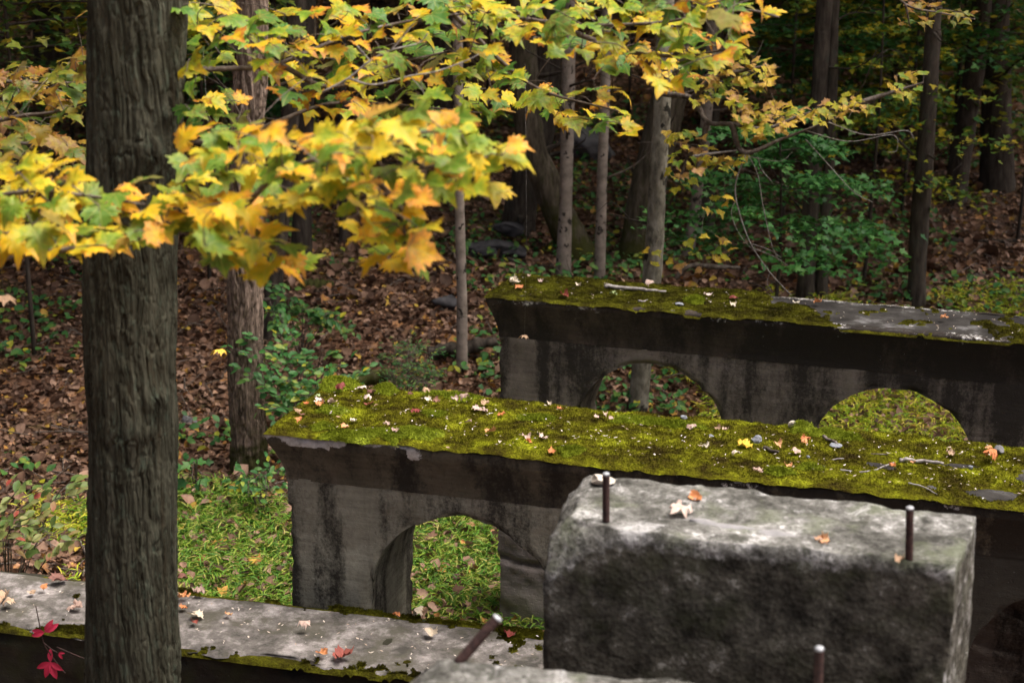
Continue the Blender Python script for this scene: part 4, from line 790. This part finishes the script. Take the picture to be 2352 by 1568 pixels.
for k in range(500):
    if cnt >= 52: break
    y = ru.uniform(13.5, 30); x = ru.uniform(-.46, .46) * y; px_, py_, _ = project(np.array([x, y, float(zt(np.array([x]), np.array([y]))[0])]))
    if y < 21 and 640 < px_ < 1640: continue
    cnt += 1; q = (x, y, float(zt(np.array([x]), np.array([y]))[0])); r_ = empty('understory_sapling', q, ru.uniform(0, 6), f"dim {['mixed', 'deep green', 'mixed', 'yellow-green'][k % 4]} sapling on the slope, {'upper left' if px_ < 700 else 'upper middle' if px_ < 1650 else 'upper right'} of the picture", 'sapling', 'understory saplings on the slope')
    a_, b_, c_ = UND[k % 4]; ob('stem', a_, r_); ob('twigs', b_, r_); ob('foliage', c_, r_)['kind'] = 'stuff'; sc_ = ru.uniform(.7, 1.35); r_.scale = (sc_, sc_, sc_)
tb = P(2040, -40, 8.2)
ts = empty('leafy_branch', tuple(tb), 0, 'small yellow-green leafy sprig hanging in at the top right', 'branch')
spray(ts, tb, [[(2020, -60, 8.2), (2080, 10, 8.2), (2160, 30, 8.2), (2240, 45, 8.2)], [(2080, 10, 8.2), (2090, 60, 8.2)]], [([(2040, 0), (2160, 0), (2245, 35), (2240, 60), (2140, 60), (2080, 75)], 30)], .06, MAT['leaf_left'], MAT['twig'], 366, spine_r=(.008, .003))

# shrubs
def shrub(name, base, Y, tips, leaf, n_per, mat, label, seed, T=OV, TF=OVF, tilt=.5, stem_r=.004):
    """stems arch from the base to picture points (px,py,Y); oval leaves stand along them"""
    rr = np.random.default_rng(seed); b = P(base[0], base[1], Y); b[2] = float(zt(np.array([b[0]]), np.array([b[1]]))[0]); root = empty(name, tuple(b), 0, label, 'shrub'); acc = Acc(); pos = []; hd = []
    for tpx in tips:
        t = P(*tpx); mid = b * .45 + t * .55 + np.array([rr.normal() * .05, rr.normal() * .05, .10 + .12 * rr.random()]); c = catmull([b, mid, t], 22)
        V, F = tube(c - b, np.linspace(stem_r, stem_r * .35, 22), 5); acc.add(V, F)
        for j in range(n_per):
            f = rr.uniform(.35, 1.); k = f * 21; q = c[int(k)]; d = c[min(int(k) + 1, 21)] - c[max(int(k) - 1, 0)]; d /= np.linalg.norm(d)
            sd = np.cross(d, [0, 0, 1.]); sd /= np.linalg.norm(sd) + 1e-6; off = rr.choice([-1, 1]); h = d * .6 + sd * off + np.array([0, 0, rr.normal() * .3]); h /= np.linalg.norm(h)
            tw = rr.uniform(0, .12); pos.append(q + h * tw - b); hd.append(h)
            V, F = tube(np.array([q - b, q + h * tw - b]), [.0012, .0008], 3, False); acc.add(V, F)
    pos = np.array(pos); hd = np.array(hd); n = len(pos); nr = np.stack([rr.normal(size=n) * .45, -tilt + rr.normal(size=n) * .4, np.ones(n)], 1)
    V, F = scatter(T, TF, pos, frames(nr, hd), leaf * rr.uniform(.6, 1.25, n)); ob('stems', acc.mesh('stems', MAT['twig']), root); ob('leaves', mesh('leaves', V, F, mat), root)['kind'] = 'stuff'
    return root
shrub('green_shrub', (700, 960), 9.3, [(540, 800, 8.7), (575, 850, 8.7), (600, 770, 8.9), (640, 800, 9), (700, 760, 9.1), (740, 800, 9.), (790, 830, 9.), (830, 850, 9.), (690, 850, 8.9), (640, 900, 8.7), (660, 870, 8.8), (760, 870, 8.8), (820, 880, 8.9), (620, 940, 8.5), (590, 800, 8.8), (720, 900, 8.7), (620, 690, 9.2), (640, 720, 9.3)], .062, 30, MAT['leaf_shrub'], 'bright green oval-leaved shrub between the ridged trunk and the mossy wall', 601)
shrub('green_shrub', (690, 800), 11., [(620, 650, 10.6), (640, 680, 10.7), (660, 700, 10.7), (700, 710, 10.8), (740, 730, 10.8), (790, 750, 10.9), (820, 760, 10.8), (650, 740, 10.7), (770, 735, 11)], .065, 26, MAT['leaf_shrub'], 'upper green shrub behind the ridged trunk on the slope', 602)
shrub('feathery_plant', (940, 905), 9.6, [(900, 800, 9.5), (930, 780, 9.6), (960, 790, 9.6), (985, 810, 9.6), (920, 830, 9.4), (950, 840, 9.4), (980, 850, 9.5), (900, 850, 9.4), (940, 800, 9.8), (1000, 850, 9.6), (890, 870, 9.5), (970, 880, 9.4)], .035, 60, MAT['leaf_shrub'], 'fine feathery green plant behind the mossy wall', 603, T=LV, TF=LVF)
shrub('pale_shrub', (20, 1400), 6.9, [(10, 1110, 6.7), (60, 1100, 6.7), (110, 1110, 6.7), (160, 1105, 6.8), (190, 1130, 6.8), (30, 1190, 6.6), (80, 1200, 6.6), (120, 1230, 6.6), (70, 1150, 6.7), (180, 1240, 6.7), (20, 1240, 6.6), (150, 1160, 6.8)], .068, 15, MAT['leaf_pale'], 'pale green and pinkish shrub at the left edge behind the low wall', 604)
shrub('seedling', (450, 1135), 8.6, [(425, 1085, 8.5), (450, 1080, 8.5), (470, 1090, 8.5), (440, 1100, 8.4)], .08, 3, MAT['leaf_green'], 'green maple seedling on the litter left of the ridged trunk', 605, T=ML, TF=MLF)
shrub('green_shrub', (600, 1150), 8.2, [(560, 1110, 8.1), (590, 1090, 8.1), (620, 1080, 8.2), (610, 1120, 8.), (570, 1140, 8.), (630, 1130, 8.), (540, 1120, 8.1)], .055, 14, MAT['leaf_shrub'], 'low green shrub at the foot of the ridged trunk', 606)

# ------------------------------------------------------------------ ground cover
def inside_wall(x, y):
    r = np.zeros(len(x), bool)
    for o, an, L, W in ((A_O, A_ANG, A_L, A_W), (B_O, B_ANG, B_L, B_W), (C_O, C_ANG, 3.6, C_W)):
        a_ = math.radians(an); c, s = math.cos(a_), math.sin(a_); dx, dy = x - o[0], y - o[1]; u = c * dx + s * dy; v = -s * dx + c * dy
        r |= (u > -.02) & (u < L) & (v > -.02) & (v < W + .02)
    return r
def sample_ground(n, ymin, ymax, margin=1.05, sx=(0, 0)):
    y = rng.uniform(ymin, ymax, n); x = (rng.uniform(-.52, .52, n)) * y; return x, y
def grassiness(x, y):
    g = np.maximum(np.minimum(np.clip((8.5 - y) / 1.2, -1, 1), np.clip((x + 2.55) / .8, -1, 1)), np.minimum(np.clip((x - 1.2) / .8, -1, 1), np.clip((12.2 - y) / 1.2, -1, 1)))
    return g + .55 * n2(x, y, 1.1, 3, 61)
LT = np.array([(0, 0, 0), (.32, .18, .06), (.42, .5, .16), (.2, .8, .2), (0, 1, .1), (-.25, .78, .26), (-.44, .45, .3), (-.3, .15, .05), (0, .48, 0)]); LTF = np.array([(8, i, (i + 1) % 8) for i in range(8)])
accL = Acc()
for (y0, y1, n, sz, T, TF) in ((5.6, 12.5, 50000, .04, LT, LTF), (5.6, 12.5, 16000, .05, ML, MLF), (12., 19., 36000, .056, LT, LTF), (18.5, 34., 22000, .085, LT, LTF)):
    x, y = sample_ground(n, y0, y1); keep = ~inside_wall(x, y) & ((grassiness(x, y) < .25) | (rng.random(n) < .2)); x, y = x[keep], y[keep]; k = len(x)
    z = zt(x, y) + rng.uniform(.004, .035, k) + .09 * (grassiness(x, y) > .2); nr = np.stack([rng.normal(size=k) * .5, rng.normal(size=k) * .5, np.ones(k)], 1)
    T2 = T * [1, 1, 1]; V, F = scatter(T2, TF, np.stack([x, y, z], 1), frames(nr, rdir(k)), sz * np.exp(rng.normal(size=k) * .38)); accL.add(V, F)
ob('leaf_litter', accL.mesh('leaf_litter', MAT['litter']), label='brown fallen leaves covering the forest floor and slope', cat='leaf litter', kind='stuff')
acc = Acc()
for k in range(1500):
    y_ = R.uniform(6.5, 19); x_ = R.uniform(-.42, .42) * y_; an = R.uniform(0, 3.14); L_ = R.uniform(.08, .5); d_ = np.array([math.cos(an), math.sin(an)]) * L_ / 2
    if inside_wall(np.array([x_ - d_[0], x_, x_ + d_[0]]), np.array([y_ - d_[1], y_, y_ + d_[1]])).any(): continue
    xs_ = np.array([x_ - d_[0], x_ + .02 * R.gauss(0, 1), x_ + d_[0]]); ys_ = np.array([y_ - d_[1], y_ + .02 * R.gauss(0, 1), y_ + d_[1]]); V, F = tube(np.stack([xs_, ys_, zt(xs_, ys_) + [.03, .05, R.uniform(.02, .08)]], 1), R.uniform(.002, .006), 4, False); acc.add(V, F)
ob('twig_litter', acc.mesh('twig_litter', MAT['twig']), label='thin fallen twigs scattered in the leaf litter', cat='twigs', kind='stuff')
def grass(name, n, y0, y1, xr, mat, label, ln, thr):
    y = rng.uniform(y0, y1, n); x = rng.uniform(*xr, n); keep = ~inside_wall(x, y) & (grassiness(x, y) > thr); x, y = x[keep], y[keep]; k = len(x)
    hd = np.stack([rng.normal(size=k), rng.normal(size=k), rng.uniform(.1, 1.7, k)], 1); nr = np.stack([rng.normal(size=k) * .4, rng.normal(size=k) * .4, np.ones(k)], 1)
    T = LV * [.5, 1, 1]; V, F = scatter(T, LVF, np.stack([x, y, zt(x, y) + rng.uniform(0, .14, k)], 1), frames(nr, hd), ln * rng.uniform(.6, 1.4, k))
    ob(name, mesh(name, V, F, mat), label=label, cat='grass', kind='stuff')
grass('grass', 115000, 6.0, 9.4, (-3.2, 2.4), MAT['grass'], 'green stilt grass growing round and behind the mossy wall', .060, .12)
grass('grass', 34000, 7.6, 13., (1.2, 4.6), MAT['grass_y'], 'yellowing grass seen through the right arch of the farthest wall', .075, .1)
grass('grass', 9000, 6.2, 8.2, (-4.0, -2.4), MAT['grass_y'], 'dull yellow grass behind the low wall at the left edge', .062, -.35)
# scattered low green plants
y = rng.uniform(8.5, 20, 22000); x = rng.uniform(-.4, .4, 22000) * y; keep = (n2(x, y, .75, 3, 66) + .25 * n2(x, y, 3, 2, 67) > .14) & ~inside_wall(x, y); x, y = x[keep], y[keep]; k = len(x)
V, F = scatter(OV * [1.2, 1, 1], OVF, np.stack([x, y, zt(x, y) + rng.uniform(.03, .16, k)], 1), frames(np.stack([rng.normal(size=k) * .4, rng.normal(size=k) * .4 - .3, np.ones(k)], 1), rdir(k)), .062 * rng.uniform(.6, 1.4, k))
ob('ground_cover', mesh('ground_cover', V, F, MAT['leaf_shrub']), label='low green plants scattered through the leaf litter', cat='ground cover', kind='stuff')

# ------------------------------------------------------------------ rocks and logs
def rock(name, px, py, Y, size, mat, label, seed, cat='rock', sink=.25, z=None, flat=1.):
    p = P(px, py, (ground_y(px, py + 14, 8.5) or Y) if z is None else Y)
    if z is None: p[2] = float(zt(np.array([p[0]]), np.array([p[1]]))[0]) + size[2] * (.5 - sink)
    else: p = PZ(px, py, z); p[2] = z + size[2] * .42
    bm = bmesh.new(); bmesh.ops.create_icosphere(bm, subdivisions=4, radius=.5); V = np.array([v.co[:] for v in bm.verts]); F = np.array([[v.index for v in f.verts] for f in bm.faces]); bm.free()
    rr = np.random.default_rng(seed)
    for q in range(9): nn = rr.normal(size=3); nn /= np.linalg.norm(nn); d = V @ nn - rr.uniform(.26, .40); V = V - np.clip(d, 0, None)[:, None] * nn
    V = jitter(V, .035, 4, seed) * np.array(size); return ob(name, mesh(name, V, F, mat), None, tuple(p), (0, 0, rr.uniform(0, 3)), label, cat)
rock('rock', 1145, 570, 14.2, (.62, .4, .22), MAT['rock'], 'largest dark rock of the pile below the thick dark trunk', 701)
rock('rock', 1172, 562, 14.35, (.36, .3, .16), MAT['rock'], 'flat dark rock lying on top of the rock pile', 702, sink=-.9)
rock('rock', 1120, 578, 14.0, (.35, .3, .2), MAT['rock'], 'small dark rock at the left foot of the rock pile', 703)
rock('rock', 1180, 580, 14.0, (.3, .3, .16), MAT['rock'], 'small dark rock at the right foot of the rock pile', 704)
rock('boulder', 1345, 350, 18.5, (1.0, .8, .5), MAT['rock_grey'], 'large grey boulder high on the slope between the slim trunks', 705, 'boulder')
rock('rock', 1028, 690, 12.4, (.3, .25, .14), MAT['rock'], 'low dark rock in the leaves left of the slim sapling', 706)
rock('rock', 430, 960, 9.9, (.14, .14, .1), MAT['rock_grey'], 'small grey stone in the leaves beside the ridged trunk', 707)
def log(name, pts, Y, r, mat, label, seed):
    w3 = [P(*p, Y) for p in pts]; b = w3[0].copy()
    for q in w3: q[2] = max(q[2], float(zt(np.array([q[0]]), np.array([q[1]]))[0]) + r * .3)
    c = catmull(w3, 40) - b; ob(name, trunk_mesh(name, c[:, [2, 1, 0]] * [1, 1, 1], [r, r * .95, r * .8], mat, 14, 40, r * .12, .3, 30, seed), None, None, None) if False else None
    V, F = tube(c, r * (1 + .12 * np.sin(np.arange(40) * .9 + seed)) * np.linspace(1, .75, 40), 12); V = jitter(V, r * .25, 6, seed); ob(name, mesh(name, V, F, mat), None, tuple(b), None, label, 'log')
log('fallen_log', [(985, 812), (1060, 800), (1140, 785)], 11., .06, MAT['bark_dark'], 'dark fallen log lying behind the slim sapling by the farthest wall', 1)
log('fallen_log', [(655, 920), (760, 900), (850, 870), (900, 860)], 9.9, .06, MAT['bark_mossy'], 'mossy fallen log behind the green shrub', 2)
log('fallen_log', [(690, 660), (730, 690), (770, 720)], 12.5, .07, MAT['bark_mossy'], 'short rotting log on the slope behind the upper shrub', 3)
log('fallen_branch', [(1165, 595), (1220, 625), (1290, 650)], 13.4, .022, MAT['bark_dark'], 'fallen branch lying below the rock pile', 4)
log('fallen_branch', [(1550, 640), (1585, 610), (1640, 612), (1700, 615)], 12.6, .025, MAT['twig'], 'fallen forked branch behind the mottled trunk', 5)
log('fallen_branch', [(2180, 600), (2260, 585), (2352, 570)], 14., .03, MAT['bark_dark'], 'fallen branch in the shade at the right edge', 6)

# ------------------------------------------------------------------ things lying on the walls
def lab(px, py, colour, where):
    if 'block' in where: return f'{colour} dry leaf lying on {where}'
    part = ['at the left end', 'left of the middle', 'in the middle', 'right of the middle', 'at the right end'][min(4, int(max(0, px - (640 if 'mossy' in where else 1150 if 'farthest' in where else 0)) / (350 if 'mossy' in where else 220)))]
    if 'mossy' in where: mid = 940 + (px - 640) * .095; part = ('far edge ' if py < mid - 18 else 'near edge ' if py > mid + 18 else '') + part
    return f'{colour} dry leaf on {where}, {part}'
def fallen_leaf(px, py, wpx, colour, z, where, group, seed, curl=None, maple_=True, lift=0.012):
    rr = random.Random(seed); p = PZ(px, py, z + lift); dist = np.linalg.norm(p - [0, 0, CAM_H]); s = wpx / FOC * dist
    V, F = maple(rr.uniform(.0, .3), .1, rr.uniform(.15, .4), seed) if maple_ else oval(.36, rr.uniform(.1, .4), .2)
    V[:, :2] += (V[:, :2] - [0, .35]) * (rr.uniform(-.25, .0) * (np.hypot(V[:, 0], V[:, 1] - .35) > .45))[:, None]; V[:, 0] *= rr.uniform(.6, 1.); V[:, 1] -= .35
    for _k in range(2):                                   # dry leaves roll up round one or two axes
        q = rr.uniform(0, 3.14); c_, s_ = math.cos(q), math.sin(q); u_, v_ = V[:, 0] * c_ + V[:, 1] * s_, -V[:, 0] * s_ + V[:, 1] * c_; r_ = rr.uniform(.28, .9)
        V[:, 2] += r_ * (1 - np.cos(u_ / r_)); u_ = r_ * np.sin(u_ / r_); V[:, 0], V[:, 1] = u_ * c_ - v_ * s_, u_ * s_ + v_ * c_
    if rr.random() < .35: V[:, 2] *= -1
    V[:, 1] += .35
    V = V - [0, .35, 0]; V[:, 2] -= V[:, 2].min(); me = mesh('fallen_leaf', V * s, F, FALL[colour])
    o = ob('fallen_leaf', me, None, tuple(p), (rr.uniform(-.3, .3), rr.uniform(-.3, .3), rr.uniform(0, 6.28)), lab(px, py, colour, where), 'leaf', group); return o
LA = [(784, 896, 28, 'dark red'), (833, 893, 22, 'pale pink'), (854, 901, 24, 'brown'), (730, 910, 18, 'pale green'), (733, 923, 20, 'pale pink'), (735, 931, 26, 'orange'), (704, 928, 16, 'orange'), (763, 924, 22, 'pale pink'), (844, 917, 22, 'pale pink'), (848, 928, 20, 'dark red'), (863, 931, 10, 'tan'),
      (943, 906, 14, 'brown'), (978, 901, 20, 'tan'), (984, 918, 18, 'cream'), (1002, 922, 24, 'brown'), (684, 946, 18, 'tan'), (694, 952, 20, 'brown'), (685, 967, 18, 'orange'), (810, 967, 20, 'cream'), (792, 981, 24, 'orange'), (887, 975, 14, 'pale pink'), (907, 990, 20, 'pale pink'), (955, 949, 24, 'dark red'), (776, 957, 12, 'tan'),
      (1028, 1028, 12, 'pale pink'), (1045, 918, 18, 'pale pink'), (1068, 918, 22, 'pale pink'), (1116, 928, 22, 'tan'), (1095, 941, 22, 'pale pink'), (1112, 944, 18, 'pale pink'), (1153, 952, 20, 'orange'), (1261, 927, 14, 'cream'), (1286, 940, 14, 'orange'), (1077, 969, 14, 'pale pink'), (1128, 991, 24, 'orange'), (1210, 1006, 22, 'pale pink'), (1214, 1014, 14, 'orange'),
      (1247, 1006, 24, 'pale pink'), (1148, 1014, 12, 'cream'), (1268, 1037, 24, 'orange'), (1369, 957, 14, 'pale pink'), (1390, 955, 16, 'pale pink'), (1588, 982, 22, 'pale pink'), (1649, 984, 16, 'tan'), (1666, 987, 16, 'pale pink'), (1622, 1028, 24, 'cream'), (1690, 1045, 22, 'cream'), (1710, 1023, 34, 'yellow'), (1788, 1022, 18, 'orange'), (1851, 1009, 20, 'orange'),
      (1848, 1021, 18, 'orange'), (1826, 1040, 26, 'pale pink'), (1812, 1071, 22, 'orange'), (1739, 1082, 22, 'pale pink'), (2048, 1070, 20, 'orange'), (2098, 1063, 14, 'orange'), (2184, 1042, 24, 'tan'), (2273, 1055, 32, 'orange'), (2271, 1029, 16, 'orange'), (1403, 960, 14, 'pale pink'), (1440, 985, 10, 'tan')]
for i, (x, y, s, c) in enumerate(LA): fallen_leaf(x, y, s * 1.2, c, A_Z + .012, 'the mossy middle wall', 'dry leaves on the middle wall', 800 + i, maple_=s > 13)
LB = [(1181, 648, 22, 'cream'), (1191, 664, 20, 'orange'), (1243, 647, 16, 'pale pink'), (1214, 635, 10, 'pale pink'), (1328, 657, 16, 'cream'), (1298, 679, 24, 'dark red'), (1436, 647, 16, 'tan'), (1492, 655, 26, 'pale pink'), (1408, 676, 18, 'pale green'), (1625, 678, 18, 'pale pink'), (1684, 686, 20, 'dark red'), (1685, 701, 18, 'cream'), (1830, 696, 18, 'cream'), (1878, 694, 16, 'orange'), (2168, 730, 14, 'orange')]
for i, (x, y, s, c) in enumerate(LB): fallen_leaf(x, y, s * 1.25, c, B_Z + .01, 'the top of the farthest wall', 'dry leaves on the farthest wall', 900 + i)
LC = [(11, 1373, 30, 'tan'), (22, 1390, 30, 'tan'), (104, 1351, 22, 'orange'), (74, 1361, 20, 'tan'), (133, 1332, 34, 'brown'), (176, 1396, 32, 'pale pink'), (419, 1331, 26, 'brown'), (457, 1361, 28, 'pale pink'), (421, 1371, 26, 'orange'), (420, 1395, 22, 'orange'), (450, 1414, 32, 'cream'), (446, 1431, 20, 'dark red'), (524, 1411, 22, 'orange'), (700, 1447, 28, 'pale pink'), (742, 1500, 24, 'orange'), (788, 1506, 44, 'dark red'), (911, 1413, 20, 'orange'), (962, 1414, 28, 'cream'), (990, 1454, 26, 'cream'), (1167, 1457, 28, 'dark red')]
for i, (x, y, s, c) in enumerate(LC): fallen_leaf(x, y, s * 1.2, c, C_Z + .02, 'the low wall', 'dry leaves on the low wall', 950 + i)
for i, (x, y, s, c, d) in enumerate([(1560, 1180, 62, 'pale pink', 'the middle of the grey block'), (1597, 1146, 36, 'orange', 'the grey block beyond the pink one'), (1891, 1242, 34, 'orange', 'the grey block by the end of the mortar smear'), (2068, 1287, 30, 'tan', 'the grey block at the foot of the right bolt')]): fallen_leaf(x, y, s * 1.15, c, BZ - .010, d, 'dry leaves on the block', 980 + i)
# pale chips strewn over the moss
acc = Acc()
for (o, an, W, z, smax, n) in ((A_O, A_ANG, A_W, A_Z + .018, 3.6, 440), (B_O, B_ANG, B_W, B_Z + .012, 3.6, 160), (C_O, C_ANG, C_W, C_Z + .028, 3.4, 190)):
    for k in range(n):
        p = world(o, an, R.uniform(.05, smax), R.uniform(.05, W - .05), z); L_ = R.uniform(.006, .022); wd_ = L_ * R.uniform(.2, .5)
        T = np.array([(-.5 * L_, 0, 0), (0, -.5 * wd_, .001), (.5 * L_, 0, .002), (0, .5 * wd_, .001)]); q = R.uniform(0, 3.14); c_, s_ = math.cos(q), math.sin(q)
        acc.add(np.stack([T[:, 0] * c_ - T[:, 1] * s_, T[:, 0] * s_ + T[:, 1] * c_, T[:, 2] + R.uniform(0, .004)], 1) + p, np.array([[0, 1, 2, 3]]))
ob('plant_debris', acc.mesh('plant_debris', MAT['chips'], False), label='tiny pale bracts and chips strewn over the wall tops', cat='debris', kind='stuff')
def stick(pts, z, r, mat, label, seed, lift=.012):
    w3 = [PZ(*p, z + lift) for p in pts]; b = w3[0]; c = catmull(w3, 24) - b; c = jitter(c, r * .5, 30, seed); V, F = tube(c, np.linspace(r, r * .7, 24) * (1 + .1 * np.sin(np.arange(24) * 1.7)), 8)
    return ob('stick', mesh('stick', V, F, mat), None, tuple(b), None, label, 'stick')
stick([(2067, 1056), (2110, 1058), (2166, 1065)], A_Z, .009, MAT['twig_pale'], 'thick grey stick on the right part of the middle wall', 1, .022)
stick([(1931, 1078), (1970, 1084), (2010, 1078), (2052, 1062)], A_Z, .0042, MAT['twig_pale'], 'thin curved grey twig beside the thick stick', 2)
stick([(1752, 1026), (1788, 1036)], A_Z, .009, MAT['bark_dark'], 'short dark piece of stick beside the round stone', 3, .02)
stick([(1893, 1058), (1915, 1055), (1938, 1053)], A_Z, .0035, MAT['twig_pale'], 'short straight twig on the moss above the curved twig', 4)
stick([(2086, 1109), (2120, 1118), (2152, 1134)], A_Z, .0035, MAT['twig_pale'], 'thin twig slanting down near the front edge at right', 5)
stick([(1204, 987), (1225, 990), (1243, 1001)], A_Z, .005, MAT['bark_dark'], 'dark bent twig on the moss near the arch', 6)
stick([(2000, 1042), (2040, 1044)], A_Z, .0035, MAT['twig'], 'small brown twig above the thick stick', 7)
stick([(1390, 657), (1450, 663), (1528, 669)], B_Z, .013, MAT['twig_pale'], 'long pale stick lying on the farthest wall', 8, .02)
stick([(1466, 692), (1484, 690), (1502, 685)], B_Z, .006, MAT['twig_pale'], 'short white stick on the farthest wall', 9)
stick([(1890, 1003), (1905, 1010), (1925, 1020)], A_Z, .008, MAT['twig'], 'brown root piece beside the moss clump at the back edge', 10, .02)
for (x, y, w_, h_, mt, lb_, sd) in [(1737, 1018, .055, .04, 'stone_blue', 'round blue-grey stone beside the yellow leaf', 1), (1633, 1006, .028, .02, 'stone_blue', 'small blue-grey stone left of the yellow leaf', 2), (1571, 962, .036, .022, 'stone_blue', 'blue-grey stone at the back edge of the middle wall', 3), (1820, 985, .05, .045, 'stone_pale', 'whitish stone beside the moss clump', 4), (1856, 1054, .024, .02, 'stone_blue', 'grey pebble below the orange leaves', 5),
      (2293, 1042, .06, .04, 'rock_grey', 'angular dark stone at the right end of the middle wall', 6), (2229, 1077, .022, .018, 'stone_blue', 'grey pebble near the right edge of the wall', 7), (1919, 1024, .07, .015, 'stone_blue', 'flat grey stone flake below the moss clump', 8)]:
    rock('stone', x, y, 6, (w_, w_ * .8, h_), MAT[mt], lb_, 720 + sd, 'stone', z=A_Z + .008)
rock('stone', 1561, 702, 8, (.07, .05, .02), MAT['stone_blue'], 'flat grey stone beside the bright moss mound on the farthest wall', 741, 'stone', z=B_Z + .006)
rock('stone', 1385, 1112, 4, (.095, .07, .03), MAT['stone_pale'], 'cream stone lying behind the left anchor bolt', 742, 'stone', z=BZ + .0)

# crimson creeper in front of the low wall
cr0 = P(95, 1440, 4.95); cr = empty('creeper', tuple(cr0), 0, 'crimson five-leaved creeper hanging before the black wall face at lower left', 'creeper'); acc = Acc()
for ln in ([(82, 1390), (90, 1430), (100, 1475), (115, 1500), (140, 1535), (150, 1545)], [(100, 1475), (118, 1490), (132, 1498)], [(118, 1500), (112, 1515), (115, 1520)], [(130, 1485), (165, 1500), (195, 1512)]):
    V, F = tube(catmull([P(x, y, 4.93) for x, y in ln], 16) - cr0, .0022, 5); acc.add(V, F)
ob('stem', acc.mesh('creeper_stem', MAT['rust']), cr); Vt, Ft = oval(.2, .3, .3); lm = mesh('creeper_leaflet', Vt, Ft, MAT['leaf_red'])
it = []
for (cx, cy, s, angs) in ((102, 1452, .055, (165, 35, 60, 190)), (116, 1520, .06, (250, 290, 200, 330, 95)), (135, 1498, .03, (0, 300))):
    for an in angs:
        q = P(cx, cy, 4.92) - cr0; a_ = math.radians(an); h = np.array([math.cos(a_), -.25, math.sin(a_)]); it.append((q, frames(np.array([[.1 * R.gauss(0, 1), -1., .35]]), h[None])[0], s * R.uniform(.8, 1.2)))
add_leaf_objects(cr, it, [lm], 'leaflet')
# single leaves hanging on threads
for (x, y, Y, s, mt, lb_) in ((505, 803, 7.4, .075, 'yellow', 'single yellow leaf hanging in the air left of the ridged trunk'), (1205, 770, 8.2, .055, 'tan', 'small leaf hanging on a thread before the farthest wall'), (8, 680, 4.2, .07, 'tan', 'curled tan leaf at the left edge below the yellow branch')):
    p = P(x, y, Y); r_ = empty('hanging_leaf', tuple(p), 0, lb_, 'leaf'); Vt, Ft = maple(.3, .9, .2, 5); o = ob('blade', mesh('blade', (Vt - [0, .35, 0]) * s, Ft, FALL[mt]), r_); o.rotation_euler = (.25, .2, 1.2)
    V, F = tube(np.array([(0, 0, 0), (.01, .01, .6), (.0, .02, 1.6)]), .0004, 3); ob('thread', mesh('thread', V, F, MAT['twig_pale']), r_)
